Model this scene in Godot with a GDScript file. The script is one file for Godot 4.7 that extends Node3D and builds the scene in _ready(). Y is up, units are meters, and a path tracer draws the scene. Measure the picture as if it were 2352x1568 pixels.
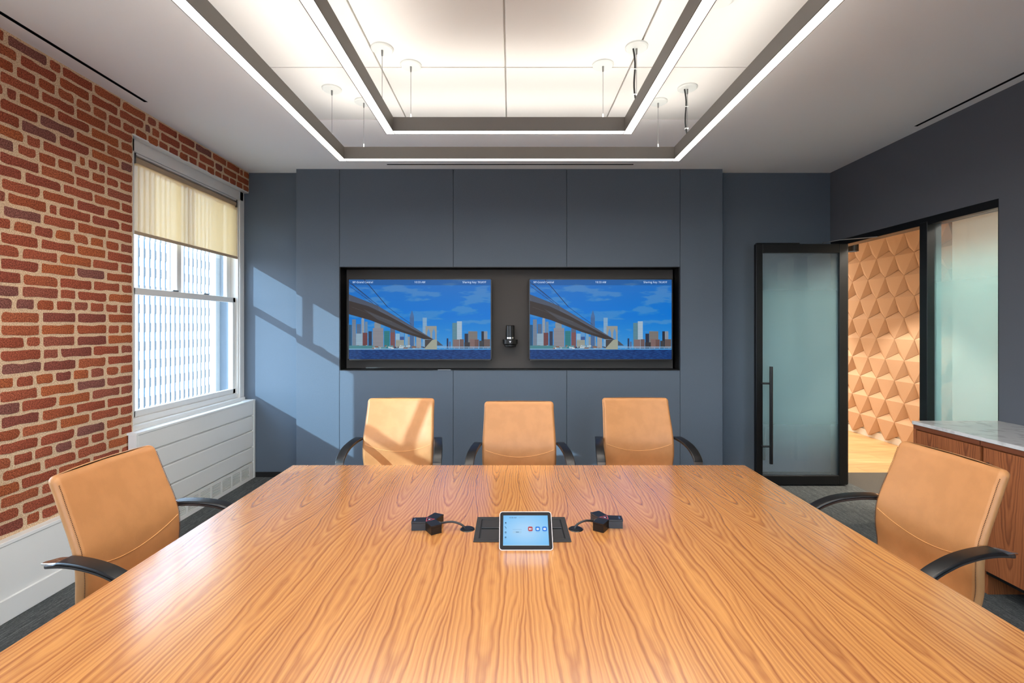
extends Node3D
# Depth d is measured from the camera into the room; V(x, y, d) gives Godot's Vector3(x, y, -d).

const CEIL := 3.08
const XL := -2.65
const XR := 3.24
const DB := 4.945
const DREAR := -2.2

const REAR_HOLES := [[-2.2, -0.3, 0.85, 2.85], [0.3, 2.2, 0.85, 2.85]]

var rng := RandomNumberGenerator.new()
var M := {}
var taken := {}

class MB:
	var v := PackedVector3Array()
	var n := PackedVector3Array()
	var uv := PackedVector2Array()

	func tri(a: Vector3, b: Vector3, c: Vector3, na: Vector3, nb: Vector3, nc: Vector3, ua := Vector2.ZERO, ub := Vector2.ZERO, uc := Vector2.ZERO) -> void:
		var f := (b - a).cross(c - a)
		if f.dot(na + nb + nc) > 0.0:
			v.append_array([a, c, b]); n.append_array([na, nc, nb]); uv.append_array([ua, uc, ub])
		else:
			v.append_array([a, b, c]); n.append_array([na, nb, nc]); uv.append_array([ua, ub, uc])

	func flat(a: Vector3, b: Vector3, c: Vector3, towards: Vector3) -> void:
		var f := (b - a).cross(c - a).normalized()
		if f.dot(towards) < 0.0: f = -f
		tri(a, b, c, f, f, f)

	func quad(a: Vector3, b: Vector3, c: Vector3, d: Vector3, na: Vector3, nb = null, nc = null, nd = null) -> void:
		var n2: Vector3 = na if nb == null else nb
		var n3: Vector3 = na if nc == null else nc
		var n4: Vector3 = na if nd == null else nd
		tri(a, b, c, na, n2, n3); tri(a, c, d, na, n3, n4)

	func quad_uv(a: Vector3, b: Vector3, c: Vector3, d: Vector3, nn: Vector3, ua: Vector2, ub: Vector2, uc: Vector2, ud: Vector2) -> void:
		tri(a, b, c, nn, nn, nn, ua, ub, uc); tri(a, c, d, nn, nn, nn, ua, uc, ud)

	# box between two depth corners (x, y, d), edges rounded by r
	func box(x0: float, x1: float, y0: float, y1: float, d0: float, d1: float, r := 0.0, t := Transform3D()) -> void:
		var lo := Vector3(minf(x0, x1), minf(y0, y1), minf(-d0, -d1))
		var hi := Vector3(maxf(x0, x1), maxf(y0, y1), maxf(-d0, -d1))
		lbox(lo, hi, r, t)

	func lbox(lo: Vector3, hi: Vector3, r := 0.0, t := Transform3D()) -> void:
		var c := (lo + hi) / 2.0
		var h := (hi - lo) / 2.0
		r = minf(r, minf(h.x, minf(h.y, h.z)) * 0.95)
		# corner points per axis
		var P := {}
		for sx in [-1, 1]:
			for sy in [-1, 1]:
				for sz in [-1, 1]:
					var s := Vector3(sx, sy, sz)
					for ax in 3:
						var e := h - Vector3.ONE * r
						e[ax] = h[ax]
						P[[sx, sy, sz, ax]] = t * (c + s * e)
		for ax in 3:
			for s in [-1, 1]:
				var nn := Vector3.ZERO
				nn[ax] = s
				nn = (t.basis * nn).normalized()
				var q := []
				for k in [[-1, -1], [1, -1], [1, 1], [-1, 1]]:
					var key := [0, 0, 0, ax]
					key[ax] = s; key[(ax + 1) % 3] = k[0]; key[(ax + 2) % 3] = k[1]
					q.append(P[key])
				quad(q[0], q[1], q[2], q[3], nn)
		if r <= 0.0: return
		for ax in 3:   # edges along ax
			var a1 := (ax + 1) % 3
			var a2 := (ax + 2) % 3
			for s1 in [-1, 1]:
				for s2 in [-1, 1]:
					var n1 := Vector3.ZERO
					n1[a1] = s1
					var n2 := Vector3.ZERO
					n2[a2] = s2
					n1 = (t.basis * n1).normalized(); n2 = (t.basis * n2).normalized()
					var kA := [0, 0, 0, a1]
					kA[a1] = s1; kA[a2] = s2; kA[ax] = -1
					var kB := kA.duplicate()
					kB[ax] = 1
					var kC := kB.duplicate()
					kC[3] = a2
					var kD := kA.duplicate()
					kD[3] = a2
					quad(P[kA], P[kB], P[kC], P[kD], n1, n1, n2, n2)
		for sx in [-1, 1]:
			for sy in [-1, 1]:
				for sz in [-1, 1]:
					tri(P[[sx, sy, sz, 0]], P[[sx, sy, sz, 1]], P[[sx, sy, sz, 2]], (t.basis * Vector3(sx, 0, 0)).normalized(), (t.basis * Vector3(0, sy, 0)).normalized(), (t.basis * Vector3(0, 0, sz)).normalized())

	# closed rings of equal length lofted into a smooth skin
	func loft(rings: Array, caps := true) -> void:
		var m: int = rings[0].size()
		var k := rings.size()
		var nn := []
		var total := 0.0
		for i in k:
			var row := []
			var cen := Vector3.ZERO
			for p in rings[i]: cen += p
			cen /= m
			for j in m:
				var du: Vector3 = rings[i][(j + 1) % m] - rings[i][(j + m - 1) % m]
				var dv: Vector3 = rings[mini(i + 1, k - 1)][j] - rings[maxi(i - 1, 0)][j]
				var x := du.cross(dv)
				if x.length() < 1e-12: x = rings[i][j] - cen
				x = x.normalized()
				total += x.dot(rings[i][j] - cen)
				row.append(x)
			nn.append(row)
		var sg := 1.0 if total >= 0.0 else -1.0
		for i in k - 1:
			for j in m:
				var j2 := (j + 1) % m
				quad(rings[i][j], rings[i][j2], rings[i + 1][j2], rings[i + 1][j], nn[i][j] * sg, nn[i][j2] * sg, nn[i + 1][j2] * sg, nn[i + 1][j] * sg)
		if caps:
			for e in [0, k - 1]:
				var c := Vector3.ZERO
				for p in rings[e]: c += p
				c /= m
				var other := Vector3.ZERO
				for p in rings[1 if e == 0 else k - 2]: other += p
				other /= m
				var out := (c - other).normalized()
				for j in m:
					flat(c, rings[e][j], rings[e][(j + 1) % m], out)

	func tube(pts: Array, r: float, sides := 8) -> void:
		var rings := []
		var up := Vector3.UP
		for i in pts.size():
			var tdir: Vector3 = (pts[mini(i + 1, pts.size() - 1)] - pts[maxi(i - 1, 0)]).normalized()
			if absf(tdir.dot(up)) > 0.95: up = Vector3.RIGHT if absf(tdir.x) < 0.9 else Vector3.BACK
			var a := tdir.cross(up).normalized()
			var b := tdir.cross(a).normalized()
			up = -b if b.dot(up) < 0 else b
			a = tdir.cross(up).normalized()
			var ring := []
			for s in sides:
				var th := TAU * s / sides
				ring.append(pts[i] + a * cos(th) * r + up * sin(th) * r)
			rings.append(ring)
		loft(rings)

	# profile of (radius, height) turned about the y axis through o
	func lathe(o: Vector3, prof: Array, sides := 24) -> void:
		for i in prof.size() - 1:
			var p: Vector2 = prof[i]
			var q: Vector2 = prof[i + 1]
			var e := q - p
			if e.length() < 1e-9: continue
			var pn := Vector2(e.y, -e.x).normalized()
			for s in sides:
				var t0 := TAU * s / sides
				var t1 := TAU * (s + 1) / sides
				var d0 := Vector3(cos(t0), 0, sin(t0))
				var d1 := Vector3(cos(t1), 0, sin(t1))
				var n0 := d0 * pn.x + Vector3.UP * pn.y
				var n1 := d1 * pn.x + Vector3.UP * pn.y
				quad(o + d0 * p.x + Vector3.UP * p.y, o + d1 * p.x + Vector3.UP * p.y, o + d1 * q.x + Vector3.UP * q.y, o + d0 * q.x + Vector3.UP * q.y, n0, n1, n1, n0)

	# polygon in plan (x, z) extruded from y0 to y1
	func prism(poly: PackedVector2Array, y0: float, y1: float, t := Transform3D()) -> void:
		var idx := Geometry2D.triangulate_polygon(poly)
		var cen := Vector2.ZERO
		for p in poly: cen += p
		cen /= poly.size()
		for i in range(0, idx.size(), 3):
			var a := poly[idx[i]]
			var b := poly[idx[i + 1]]
			var c := poly[idx[i + 2]]
			flat(t * Vector3(a.x, y1, a.y), t * Vector3(b.x, y1, b.y), t * Vector3(c.x, y1, c.y), t.basis * Vector3.UP)
			flat(t * Vector3(a.x, y0, a.y), t * Vector3(b.x, y0, b.y), t * Vector3(c.x, y0, c.y), t.basis * Vector3.DOWN)
		var cw := Geometry2D.is_polygon_clockwise(poly)
		for i in poly.size():
			var a := poly[i]
			var b := poly[(i + 1) % poly.size()]
			var e := (b - a).normalized()
			var o := Vector2(e.y, -e.x)
			if not cw: o = o
			else: o = -o
			var nn := (t.basis * Vector3(o.x, 0, o.y)).normalized()
			quad(t * Vector3(a.x, y0, a.y), t * Vector3(b.x, y0, b.y), t * Vector3(b.x, y1, b.y), t * Vector3(a.x, y1, a.y), nn)

	func mesh() -> ArrayMesh:
		var arr := []
		arr.resize(Mesh.ARRAY_MAX)
		arr[Mesh.ARRAY_VERTEX] = v
		arr[Mesh.ARRAY_NORMAL] = n
		arr[Mesh.ARRAY_TEX_UV] = uv
		var m := ArrayMesh.new()
		m.add_surface_from_arrays(Mesh.PRIMITIVE_TRIANGLES, arr)
		return m

# ---------------------------------------------------------------- helpers

func V(x: float, y: float, d: float) -> Vector3:
	return Vector3(x, y, -d)

func numbered(called: String) -> String:
	if not taken.has(called):
		taken[called] = 0
		return called
	taken[called] += 1
	return "%s_%03d" % [called, taken[called]]

func thing(called: String, label: String, category: String, at := Vector3.ZERO, group := "") -> Node3D:
	var o := Node3D.new()
	o.name = numbered(called)
	add_child(o)
	o.position = at
	o.set_meta("label", label)
	o.set_meta("category", category)
	if group: o.set_meta("group", group)
	return o

func structure(called: String, at := Vector3.ZERO) -> Node3D:
	var o := Node3D.new()
	o.name = numbered(called)
	add_child(o)
	o.position = at
	o.set_meta("kind", "structure")
	return o

func part(called: String, mb, m: Material, parent: Node3D, label := "") -> MeshInstance3D:
	var o := MeshInstance3D.new()
	o.mesh = mb.mesh() if mb is MB else mb
	o.material_override = null
	for k in o.mesh.get_surface_count(): o.set_surface_override_material(k, m)
	o.cast_shadow = GeometryInstance3D.SHADOW_CASTING_SETTING_ON
	if parent == self:
		o.name = numbered(called)
		add_child(o)
	else:
		# parts are given in world places; the parent's place is taken off
		o.name = called
		parent.add_child(o, true)
	if label: o.set_meta("label", label)
	return o

func solid(called: String, mb, m: Material, label: String, category: String, group := "") -> MeshInstance3D:
	var o := part(called, mb, m, self)
	o.set_meta("label", label)
	o.set_meta("category", category)
	if group: o.set_meta("group", group)
	return o

func bx(x0: float, x1: float, y0: float, y1: float, d0: float, d1: float, r := 0.0) -> MB:
	var b := MB.new()
	b.box(x0, x1, y0, y1, d0, d1, r)
	return b

# a slab with rectangular holes, cut into boxes; axes: "y" = horizontal slab (a = x, b = d), "x" = wall across x (a = d, b = y), "d" = wall across depth (a = x, b = y)
func holed(axis: String, t0: float, t1: float, a0: float, a1: float, b0: float, b1: float, holes: Array) -> MB:
	var mb := MB.new()
	var As := [a0, a1]
	var Bs := [b0, b1]
	for h in holes:
		As.append_array([h[0], h[1]]); Bs.append_array([h[2], h[3]])
	As = As.filter(func(q): return q >= a0 and q <= a1)
	Bs = Bs.filter(func(q): return q >= b0 and q <= b1)
	As.sort(); Bs.sort()
	for i in As.size() - 1:
		for j in Bs.size() - 1:
			if As[i + 1] - As[i] < 1e-5 or Bs[j + 1] - Bs[j] < 1e-5: continue
			var ca: float = (As[i] + As[i + 1]) / 2
			var cb: float = (Bs[j] + Bs[j + 1]) / 2
			var inside := false
			for h in holes:
				if ca > h[0] and ca < h[1] and cb > h[2] and cb < h[3]: inside = true
			if inside: continue
			if axis == "y": mb.box(As[i], As[i + 1], t0, t1, Bs[j], Bs[j + 1])
			elif axis == "x": mb.box(t0, t1, Bs[j], Bs[j + 1], As[i], As[i + 1])
			else: mb.box(As[i], As[i + 1], Bs[j], Bs[j + 1], t0, t1)
	return mb

func mat(c: Color, rough := 0.6, metal := 0.0, spec := 0.5) -> StandardMaterial3D:
	var m := StandardMaterial3D.new()
	m.albedo_color = c
	m.roughness = rough
	m.metallic = metal
	m.metallic_specular = spec
	return m

func noise(freq: float, seed_: int, octaves := 3, kind := FastNoiseLite.TYPE_SIMPLEX_SMOOTH) -> FastNoiseLite:
	var f := FastNoiseLite.new()
	f.noise_type = kind
	f.frequency = freq
	f.seed = seed_
	f.fractal_octaves = octaves
	return f

func ntex(freq: float, seed_: int, c0: Color, c1: Color, size := 512, octaves := 3, p0 := 0.0, p1 := 1.0) -> NoiseTexture2D:
	var t := NoiseTexture2D.new()
	t.width = size; t.height = size
	t.seamless = true
	t.noise = noise(freq, seed_, octaves)
	var g := Gradient.new()
	g.offsets = PackedFloat32Array([p0, p1])
	g.colors = PackedColorArray([c0, c1])
	t.color_ramp = g
	return t

func nbump(freq: float, seed_: int, size := 512, octaves := 3) -> NoiseTexture2D:
	var t := NoiseTexture2D.new()
	t.width = size; t.height = size
	t.seamless = true
	t.noise = noise(freq, seed_, octaves)
	return t

func tri_map(m: StandardMaterial3D, per_m: float, world := true) -> StandardMaterial3D:
	m.uv1_triplanar = true
	m.uv1_world_triplanar = world
	m.uv1_scale = Vector3.ONE * per_m
	m.uv1_triplanar_sharpness = 8.0
	return m

func relief(m: StandardMaterial3D, tex: Texture2D, cm: float) -> StandardMaterial3D:
	m.heightmap_enabled = true
	m.heightmap_texture = tex
	m.heightmap_scale = cm
	return m

# ---------------------------------------------------------------- wood veneer

# flat-cut veneer: growth rings cut by a plane, f = A p^2 + slope v, leaf after leaf from one flitch
func field(w: int, h: int, fx: float, fy: float, seed_: int, octaves: int) -> PackedByteArray:
	# smooth noise with features fx pixels wide and fy pixels long
	var im := noise(1.0 / fx * 0.5, seed_, octaves).get_image(w, maxi(8, int(h * fx / fy)))
	im.resize(w, h, Image.INTERPOLATE_CUBIC)
	return im.get_data()

func veneer(w: int, h: int, width_m: float, depth_m: float, leaf: float, light: Color, dark: Color, seed_: int, d0: float, taper: float, spacing: float) -> ImageTexture:
	# ring radius r from p across the leaf and d, the cut's distance from the pith; successive leaves come from one flitch and look alike
	var pm := w / width_m
	var lw := int(leaf * pm) + 3
	var warp := field(lw, h, 0.07 * pm, 0.45 * pm, seed_, 2)
	var tips := field(lw, h, 0.035 * pm, 0.07 * pm, seed_ + 5, 2)
	var slow := field(w, h, 0.12 * pm, 1.5 * pm, seed_ + 1, 2)
	var fib := field(w, h, 0.0026 * pm, 0.22 * pm, seed_ + 2, 2)
	var n1 := noise(1.0, seed_ + 3, 2)
	var r := RandomNumberGenerator.new()
	r.seed = seed_
	var hs := PackedFloat32Array()
	for k in 400: hs.append(r.randf())
	var out := PackedByteArray()
	out.resize(w * h * 3)
	var lr := light.r * 255.0
	var lg := light.g * 255.0
	var lb := light.b * 255.0
	var dr := (dark.r - light.r) * 255.0
	var dg := (dark.g - light.g) * 255.0
	var db := (dark.b - light.b) * 255.0
	var e := 1.68
	var ie := 1.0 / e
	var at := 0
	for y in h:
		var vm := y * depth_m / h
		var d := d0 + taper * (vm if vm < 1.0 else 1.0 + 0.22 * (1.0 - exp(-(vm - 1.0) / 0.22))) + 0.014 * n1.get_noise_2d(vm * 0.9, 7.0)
		var de := pow(maxf(d, 0.004), e)
		var pc := 0.020 * n1.get_noise_2d(vm * 0.7, 21.0)
		for x in w:
			var xm := x / pm
			var li := floorf(xm / leaf)
			var lk := y * lw + int((xm - li * leaf) * pm)
			var wp := (warp[lk] - 128) * 0.0078
			var p := absf(xm - (li + 0.5) * leaf - pc + wp * 0.007)
			var u := pow(pow(p, e) + de, ie) / spacing + (tips[lk] - 128) * 0.0017 + wp * 0.55 + li * 0.05
			var i := int(u)
			var t := u - i
			var pos := 0.55 + 0.3 * hs[(i * 7 + 3) % 400]
			var dk := t / pos if t < pos else 1.0 - (t - pos) / (1.0 - pos)
			dk = dk * sqrt(dk) * (0.22 + 0.78 * hs[i % 400]) * 0.9 + 0.08
			dk += (fib[at] - 128) * 0.0017 + (slow[at] - 128) * 0.0007
			dk = clampf(dk, -0.2, 1.0)
			out[at * 3] = clampi(int(lr + dr * dk), 0, 255)
			out[at * 3 + 1] = clampi(int(lg + dg * dk), 0, 255)
			out[at * 3 + 2] = clampi(int(lb + db * dk), 0, 255)
			at += 1
	return ImageTexture.create_from_image(Image.create_from_data(w, h, false, Image.FORMAT_RGB8, out))

# ---------------------------------------------------------------- pictures on screens

func poly_fill(im: Image, pts: PackedVector2Array, c: Color) -> void:
	var lo := pts[0]
	var hi := pts[0]
	for p in pts:
		lo = lo.min(p); hi = hi.max(p)
	for y in range(maxi(0, int(lo.y)), mini(im.get_height(), int(hi.y) + 1)):
		var xs := []
		for i in pts.size():
			var a := pts[i]
			var b := pts[(i + 1) % pts.size()]
			if (a.y <= y + 0.5) != (b.y <= y + 0.5):
				xs.append(a.x + (y + 0.5 - a.y) / (b.y - a.y) * (b.x - a.x))
		xs.sort()
		for k in range(0, xs.size() - 1, 2):
			im.fill_rect(Rect2i(int(xs[k]), y, maxi(1, int(xs[k + 1]) - int(xs[k])), 1), c)

func line(im: Image, a: Vector2, b: Vector2, c: Color, wd := 1) -> void:
	var k := int(a.distance_to(b)) + 1
	for i in k + 1:
		var p := a.lerp(b, float(i) / k)
		im.fill_rect(Rect2i(int(p.x), int(p.y), wd, wd), c)

func skyline_picture() -> ImageTexture:
	var W := 960
	var H := 540
	var im := Image.create(W, H, false, Image.FORMAT_RGB8)
	var cl := noise(0.006, 5, 4)
	var wv := noise(0.05, 8, 3)
	var s := Vector2(W, H)
	for y in H:
		var v := float(y) / H
		for x in W:
			var c: Color
			if v < 0.88:
				c = Color8(40, 112, 196).lerp(Color8(2, 118, 214), clampf(v / 0.4, 0, 1)).lerp(Color8(66, 150, 216), clampf((v - 0.45) / 0.42, 0, 1))
				var k := clampf(cl.get_noise_2d(x * 0.55, y * 2.0) * 1.7 - 0.12 + 0.25 * clampf(0.22 - v, 0, 1), 0, 0.42)
				c = c.lerp(Color8(128, 158, 196), k)
				if v < 0.07: c = c.darkened(0.16)
			else:
				c = Color8(6, 40, 100).lerp(Color8(38, 92, 158), clampf(wv.get_noise_2d(x * 0.5, y * 3.2) * 0.9 + 0.3, 0, 1))
			im.set_pixel(x, y, c)
	var r := RandomNumberGenerator.new()
	r.seed = 11
	# far buildings: left, top, width, tone
	var B := [[0.0, 0.57, 0.02, Color8(40, 84, 120)], [0.022, 0.50, 0.028, Color8(120, 132, 150)], [0.055, 0.56, 0.03, Color8(90, 110, 140)], [0.088, 0.50, 0.02, Color8(150, 160, 172)], [0.112, 0.53, 0.02, Color8(110, 140, 170)],
		[0.05, 0.68, 0.045, Color8(150, 178, 198)], [0.097, 0.67, 0.034, Color8(112, 66, 70)], [0.138, 0.65, 0.024, Color8(54, 60, 84)], [0.18, 0.54, 0.045, Color8(140, 150, 160)], [0.168, 0.61, 0.075, Color8(142, 142, 150)],
		[0.248, 0.645, 0.04, Color8(46, 124, 132)], [0.292, 0.60, 0.034, Color8(96, 100, 120)], [0.292, 0.665, 0.034, Color8(128, 84, 86)], [0.33, 0.68, 0.03, Color8(150, 190, 220)], [0.36, 0.62, 0.03, Color8(96, 156, 210)], [0.36, 0.72, 0.03, Color8(60, 90, 150)],
		[0.395, 0.66, 0.02, Color8(120, 170, 210)], [0.415, 0.72, 0.05, Color8(150, 158, 162)], [0.43, 0.47, 0.03, Color8(72, 108, 158)], [0.475, 0.71, 0.035, Color8(160, 160, 162)], [0.52, 0.48, 0.03, Color8(136, 176, 212)], [0.33, 0.76, 0.06, Color8(156, 160, 150)],
		[0.73, 0.545, 0.04, Color8(92, 138, 156)], [0.762, 0.525, 0.036, Color8(170, 194, 214)], [0.69, 0.74, 0.012, Color8(40, 52, 90)], [0.707, 0.78, 0.012, Color8(90, 110, 150)], [0.816, 0.68, 0.025, Color8(44, 48, 66)], [0.842, 0.65, 0.065, Color8(126, 122, 120)], [0.935, 0.65, 0.02, Color8(40, 44, 60)], [0.953, 0.65, 0.025, Color8(140, 150, 164)],
		[0.735, 0.755, 0.045, Color8(132, 112, 112)], [0.782, 0.75, 0.03, Color8(112, 92, 92)], [0.814, 0.79, 0.04, Color8(60, 56, 60)], [0.855, 0.75, 0.035, Color8(132, 106, 104)], [0.888, 0.755, 0.03, Color8(110, 84, 82)], [0.92, 0.77, 0.03, Color8(64, 66, 72)], [0.953, 0.75, 0.045, Color8(104, 90, 88)]]
	for b in B:
		var x0 := int(b[0] * W)
		var y0 := int(b[1] * H)
		var bw := int(b[2] * W)
		im.fill_rect(Rect2i(x0, y0, bw, int(0.865 * H) - y0), b[3])
		for q in range(0, bw, 5):
			im.fill_rect(Rect2i(x0 + q, y0 + 3, 1, int(0.86 * H) - y0), b[3].darkened(0.18))
		for q in range(y0 + 4, int(0.85 * H), 7):
			im.fill_rect(Rect2i(x0 + 1, q, maxi(1, bw - 2), 1), b[3].darkened(r.randf_range(0.05, 0.25)))
	poly_fill(im, PackedVector2Array([Vector2(0.43, 0.47) * s, Vector2(0.445, 0.38) * s, Vector2(0.46, 0.47) * s]), Color8(72, 108, 158))
	poly_fill(im, PackedVector2Array([Vector2(0.088, 0.5) * s, Vector2(0.098, 0.45) * s, Vector2(0.108, 0.5) * s]), Color8(150, 160, 172))
	# low waterfront
	for q in 60:
		var x0 := r.randf_range(0.0, 0.56)
		im.fill_rect(Rect2i(int(x0 * W), int(r.randf_range(0.825, 0.86) * H), r.randi_range(8, 34), r.randi_range(3, 12)), [Color8(150, 170, 180), Color8(96, 140, 150), Color8(190, 204, 212), Color8(70, 70, 80), Color8(130, 96, 80)][r.randi() % 5])
	im.fill_rect(Rect2i(0, int(0.83 * H), int(0.165 * W), int(0.04 * H)), Color8(70, 130, 140))
	im.fill_rect(Rect2i(0, int(0.872 * H), int(0.55 * W), 4), Color8(150, 180, 200))
	# causeway on piers
	im.fill_rect(Rect2i(int(0.62 * W), int(0.845 * H), int(0.38 * W), 5), Color8(150, 186, 220))
	for q in 11:
		im.fill_rect(Rect2i(int((0.64 + q * 0.034) * W), int(0.85 * H), 4, 14), Color8(120, 160, 200))
	# stone tower with two pointed arches
	var stone := Color8(148, 150, 146)
	im.fill_rect(Rect2i(int(0.54 * W), int(0.585 * H), int(0.08 * W), int(0.18 * H)), stone)
	for ax in [0.552, 0.588]:
		poly_fill(im, PackedVector2Array([Vector2(ax, 0.76) * s, Vector2(ax, 0.665) * s, Vector2(ax + 0.0105, 0.615) * s, Vector2(ax + 0.021, 0.665) * s, Vector2(ax + 0.021, 0.76) * s]), Color8(84, 146, 206))
	im.fill_rect(Rect2i(int(0.536 * W), int(0.755 * H), int(0.086 * W), int(0.125 * H)), Color8(158, 162, 146))
	poly_fill(im, PackedVector2Array([Vector2(0.536, 0.755) * s, Vector2(0.59, 0.755) * s, Vector2(0.536, 0.86) * s]), Color8(70, 66, 66))
	poly_fill(im, PackedVector2Array([Vector2(0.622, 0.765) * s, Vector2(0.665, 0.83) * s, Vector2(0.622, 0.83) * s]), Color8(76, 80, 92))
	# deck
	poly_fill(im, PackedVector2Array([Vector2(0, 0.185) * s, Vector2(0.2, 0.325) * s, Vector2(0.45, 0.59) * s, Vector2(0.6, 0.755) * s, Vector2(0.585, 0.76) * s, Vector2(0.35, 0.6) * s, Vector2(0, 0.30) * s]), Color8(84, 92, 110))
	poly_fill(im, PackedVector2Array([Vector2(0, 0.265) * s, Vector2(0.14, 0.335) * s, Vector2(0.28, 0.455) * s, Vector2(0.45, 0.62) * s, Vector2(0.595, 0.752) * s, Vector2(0.53, 0.75) * s, Vector2(0.36, 0.655) * s, Vector2(0.15, 0.51) * s, Vector2(0, 0.435) * s]), Color8(58, 50, 48))
	poly_fill(im, PackedVector2Array([Vector2(0.1, 0.37) * s, Vector2(0.3, 0.52) * s, Vector2(0.5, 0.70) * s, Vector2(0.4, 0.65) * s, Vector2(0.2, 0.50) * s]), Color8(72, 72, 78))
	for q in 46:
		var t := q / 45.0
		var a := Vector2(0, 0.185).lerp(Vector2(0.2, 0.325), t) if t < 1 else Vector2(0.2, 0.325)
		line(im, a * s, (a + Vector2(0.012, 0.085)) * s, Color8(50, 54, 66), 1)
		var b := Vector2(0.2, 0.325).lerp(Vector2(0.5, 0.645), t)
		line(im, b * s, (b + Vector2(0.008, 0.045 * (1.0 - t * 0.6))) * s, Color8(56, 60, 74), 1)
		var g := Vector2(0.02, 0.345).lerp(Vector2(0.3, 0.53), t)
		im.fill_rect(Rect2i(int(g.x * W), int(g.y * H), 3, 1), Color8(140, 140, 140))
	# cables
	line(im, Vector2(0.108, 0.0) * s, Vector2(0.27, 0.34) * s, Color8(30, 34, 60), 3)
	line(im, Vector2(0.27, 0.34) * s, Vector2(0.375, 0.48) * s, Color8(30, 34, 60), 2)
	line(im, Vector2(0.375, 0.48) * s, Vector2(0.44, 0.56) * s, Color8(40, 44, 66), 2)
	for q in [[0.0, 0.03, 0.21, 0.33], [0.0, 0.075, 0.17, 0.30], [0.02, 0.05, 0.205, 0.325]]:
		line(im, Vector2(q[0], q[1]) * s, Vector2(q[2], q[3]) * s, Color8(36, 40, 64), 2)
	for q in 7:
		line(im, Vector2(0.04 + q * 0.012, 0.09 + q * 0.018) * s, Vector2(0.12 + q * 0.02, 0.27 + q * 0.015) * s, Color8(46, 88, 150), 1)
	return ImageTexture.create_from_image(im)

func rrect(im: Image, x: int, y: int, w: int, h: int, r: int, c: Color) -> void:
	for yy in h:
		var dy := maxi(0, maxi(r - yy, yy - (h - 1 - r)))
		var ins := r - int(sqrt(maxf(0, r * r - dy * dy)))
		im.fill_rect(Rect2i(x + ins, y + yy, w - 2 * ins, 1), c)

func tablet_picture() -> ImageTexture:
	var W := 480
	var H := 328
	var im := Image.create(W, H, false, Image.FORMAT_RGB8)
	for y in H:
		for x in W:
			var k := Vector2((x - W * 0.48) / W, (y - H * 0.5) / H).length()
			im.set_pixel(x, y, Color8(168, 216, 255).lerp(Color8(104, 190, 252), clampf(k * 1.5 - 0.25, 0, 1)))
	var navy := Color8(24, 78, 118)
	# icons down the left edge
	poly_fill(im, PackedVector2Array([Vector2(16, 84), Vector2(26, 73), Vector2(36, 84)]), navy)
	im.fill_rect(Rect2i(19, 83, 14, 7), navy)
	line(im, Vector2(19, 125), Vector2(29, 140), navy, 4)
	im.fill_rect(Rect2i(17, 122, 6, 6), navy); im.fill_rect(Rect2i(27, 137, 7, 5), navy)
	rrect(im, 16, 178, 19, 19, 9, navy)
	im.fill_rect(Rect2i(22, 184, 7, 7), Color8(150, 205, 245))
	rrect(im, 17, 232, 17, 19, 8, navy)
	im.fill_rect(Rect2i(23, 238, 5, 7), Color8(150, 205, 245))
	for y in [97, 149, 203, 256]: im.fill_rect(Rect2i(15, y, 22, 2), Color8(110, 160, 200))
	# faint line and button in the middle
	im.fill_rect(Rect2i(100, 155, 96, 3), Color8(132, 176, 208))
	rrect(im, 102, 172, 92, 26, 3, Color8(164, 208, 242))
	im.fill_rect(Rect2i(134, 182, 32, 6), Color8(66, 110, 150))
	# three app tiles
	var at := [264, 342, 416]
	var col := [Color8(186, 74, 84), Color8(26, 132, 232), Color8(20, 126, 236)]
	for i in 3:
		rrect(im, at[i], 124, 50, 52, 13, col[i])
		im.fill_rect(Rect2i(at[i] + 6, 186, 38, 3), Color8(140, 190, 220))
	rrect(im, 274, 142, 21, 17, 4, Color8(240, 240, 246))
	poly_fill(im, PackedVector2Array([Vector2(296, 150), Vector2(305, 143), Vector2(305, 158)]), Color8(240, 240, 246))
	rrect(im, 353, 139, 28, 24, 10, Color8(236, 244, 252)); rrect(im, 363, 147, 8, 8, 4, col[1])
	rrect(im, 427, 139, 28, 24, 7, Color8(236, 244, 252)); rrect(im, 438, 147, 6, 8, 2, col[2])
	for q in [[168, 14], [185, 9], [197, 5], [209, 10], [226, 6]]: im.fill_rect(Rect2i(q[0], 22, q[1], 4), Color8(128, 172, 204))
	im.fill_rect(Rect2i(0, H - 4, W, 4), Color8(210, 238, 255))
	return ImageTexture.create_from_image(im)

func film_picture(top_clear: float, top_full: float, low_full: float, low_clear: float, y0: float, y1: float) -> ImageTexture:
	var im := Image.create(4, 256, false, Image.FORMAT_RGBA8)
	for y in 256:
		var hgt := lerpf(y1, y0, y / 255.0)
		var a := smoothstep(top_clear, top_full, hgt) if hgt > 1.3 else smoothstep(low_clear, low_full, hgt)
		for x in 4: im.set_pixel(x, y, Color(1, 1, 1, lerpf(0.02, 0.47, a)))
	return ImageTexture.create_from_image(im)

func carpet_picture(seed_: int, c0: Color, c1: Color) -> ImageTexture:
	var S := 512
	var im := Image.create(S, S, false, Image.FORMAT_RGB8)
	var r := RandomNumberGenerator.new()
	r.seed = seed_
	var cols := PackedFloat32Array()
	for x in S: cols.append(r.randf())
	for x in S:
		var v := r.randf()
		for y in S:
			if r.randf() < 0.09: v = r.randf()
			var k := clampf(0.45 * v + 0.3 * cols[x] + 0.25 * r.randf(), 0, 1)
			im.set_pixel(x, y, c0.lerp(c1, k * k))
	return ImageTexture.create_from_image(im)

# ---------------------------------------------------------------- start

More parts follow.
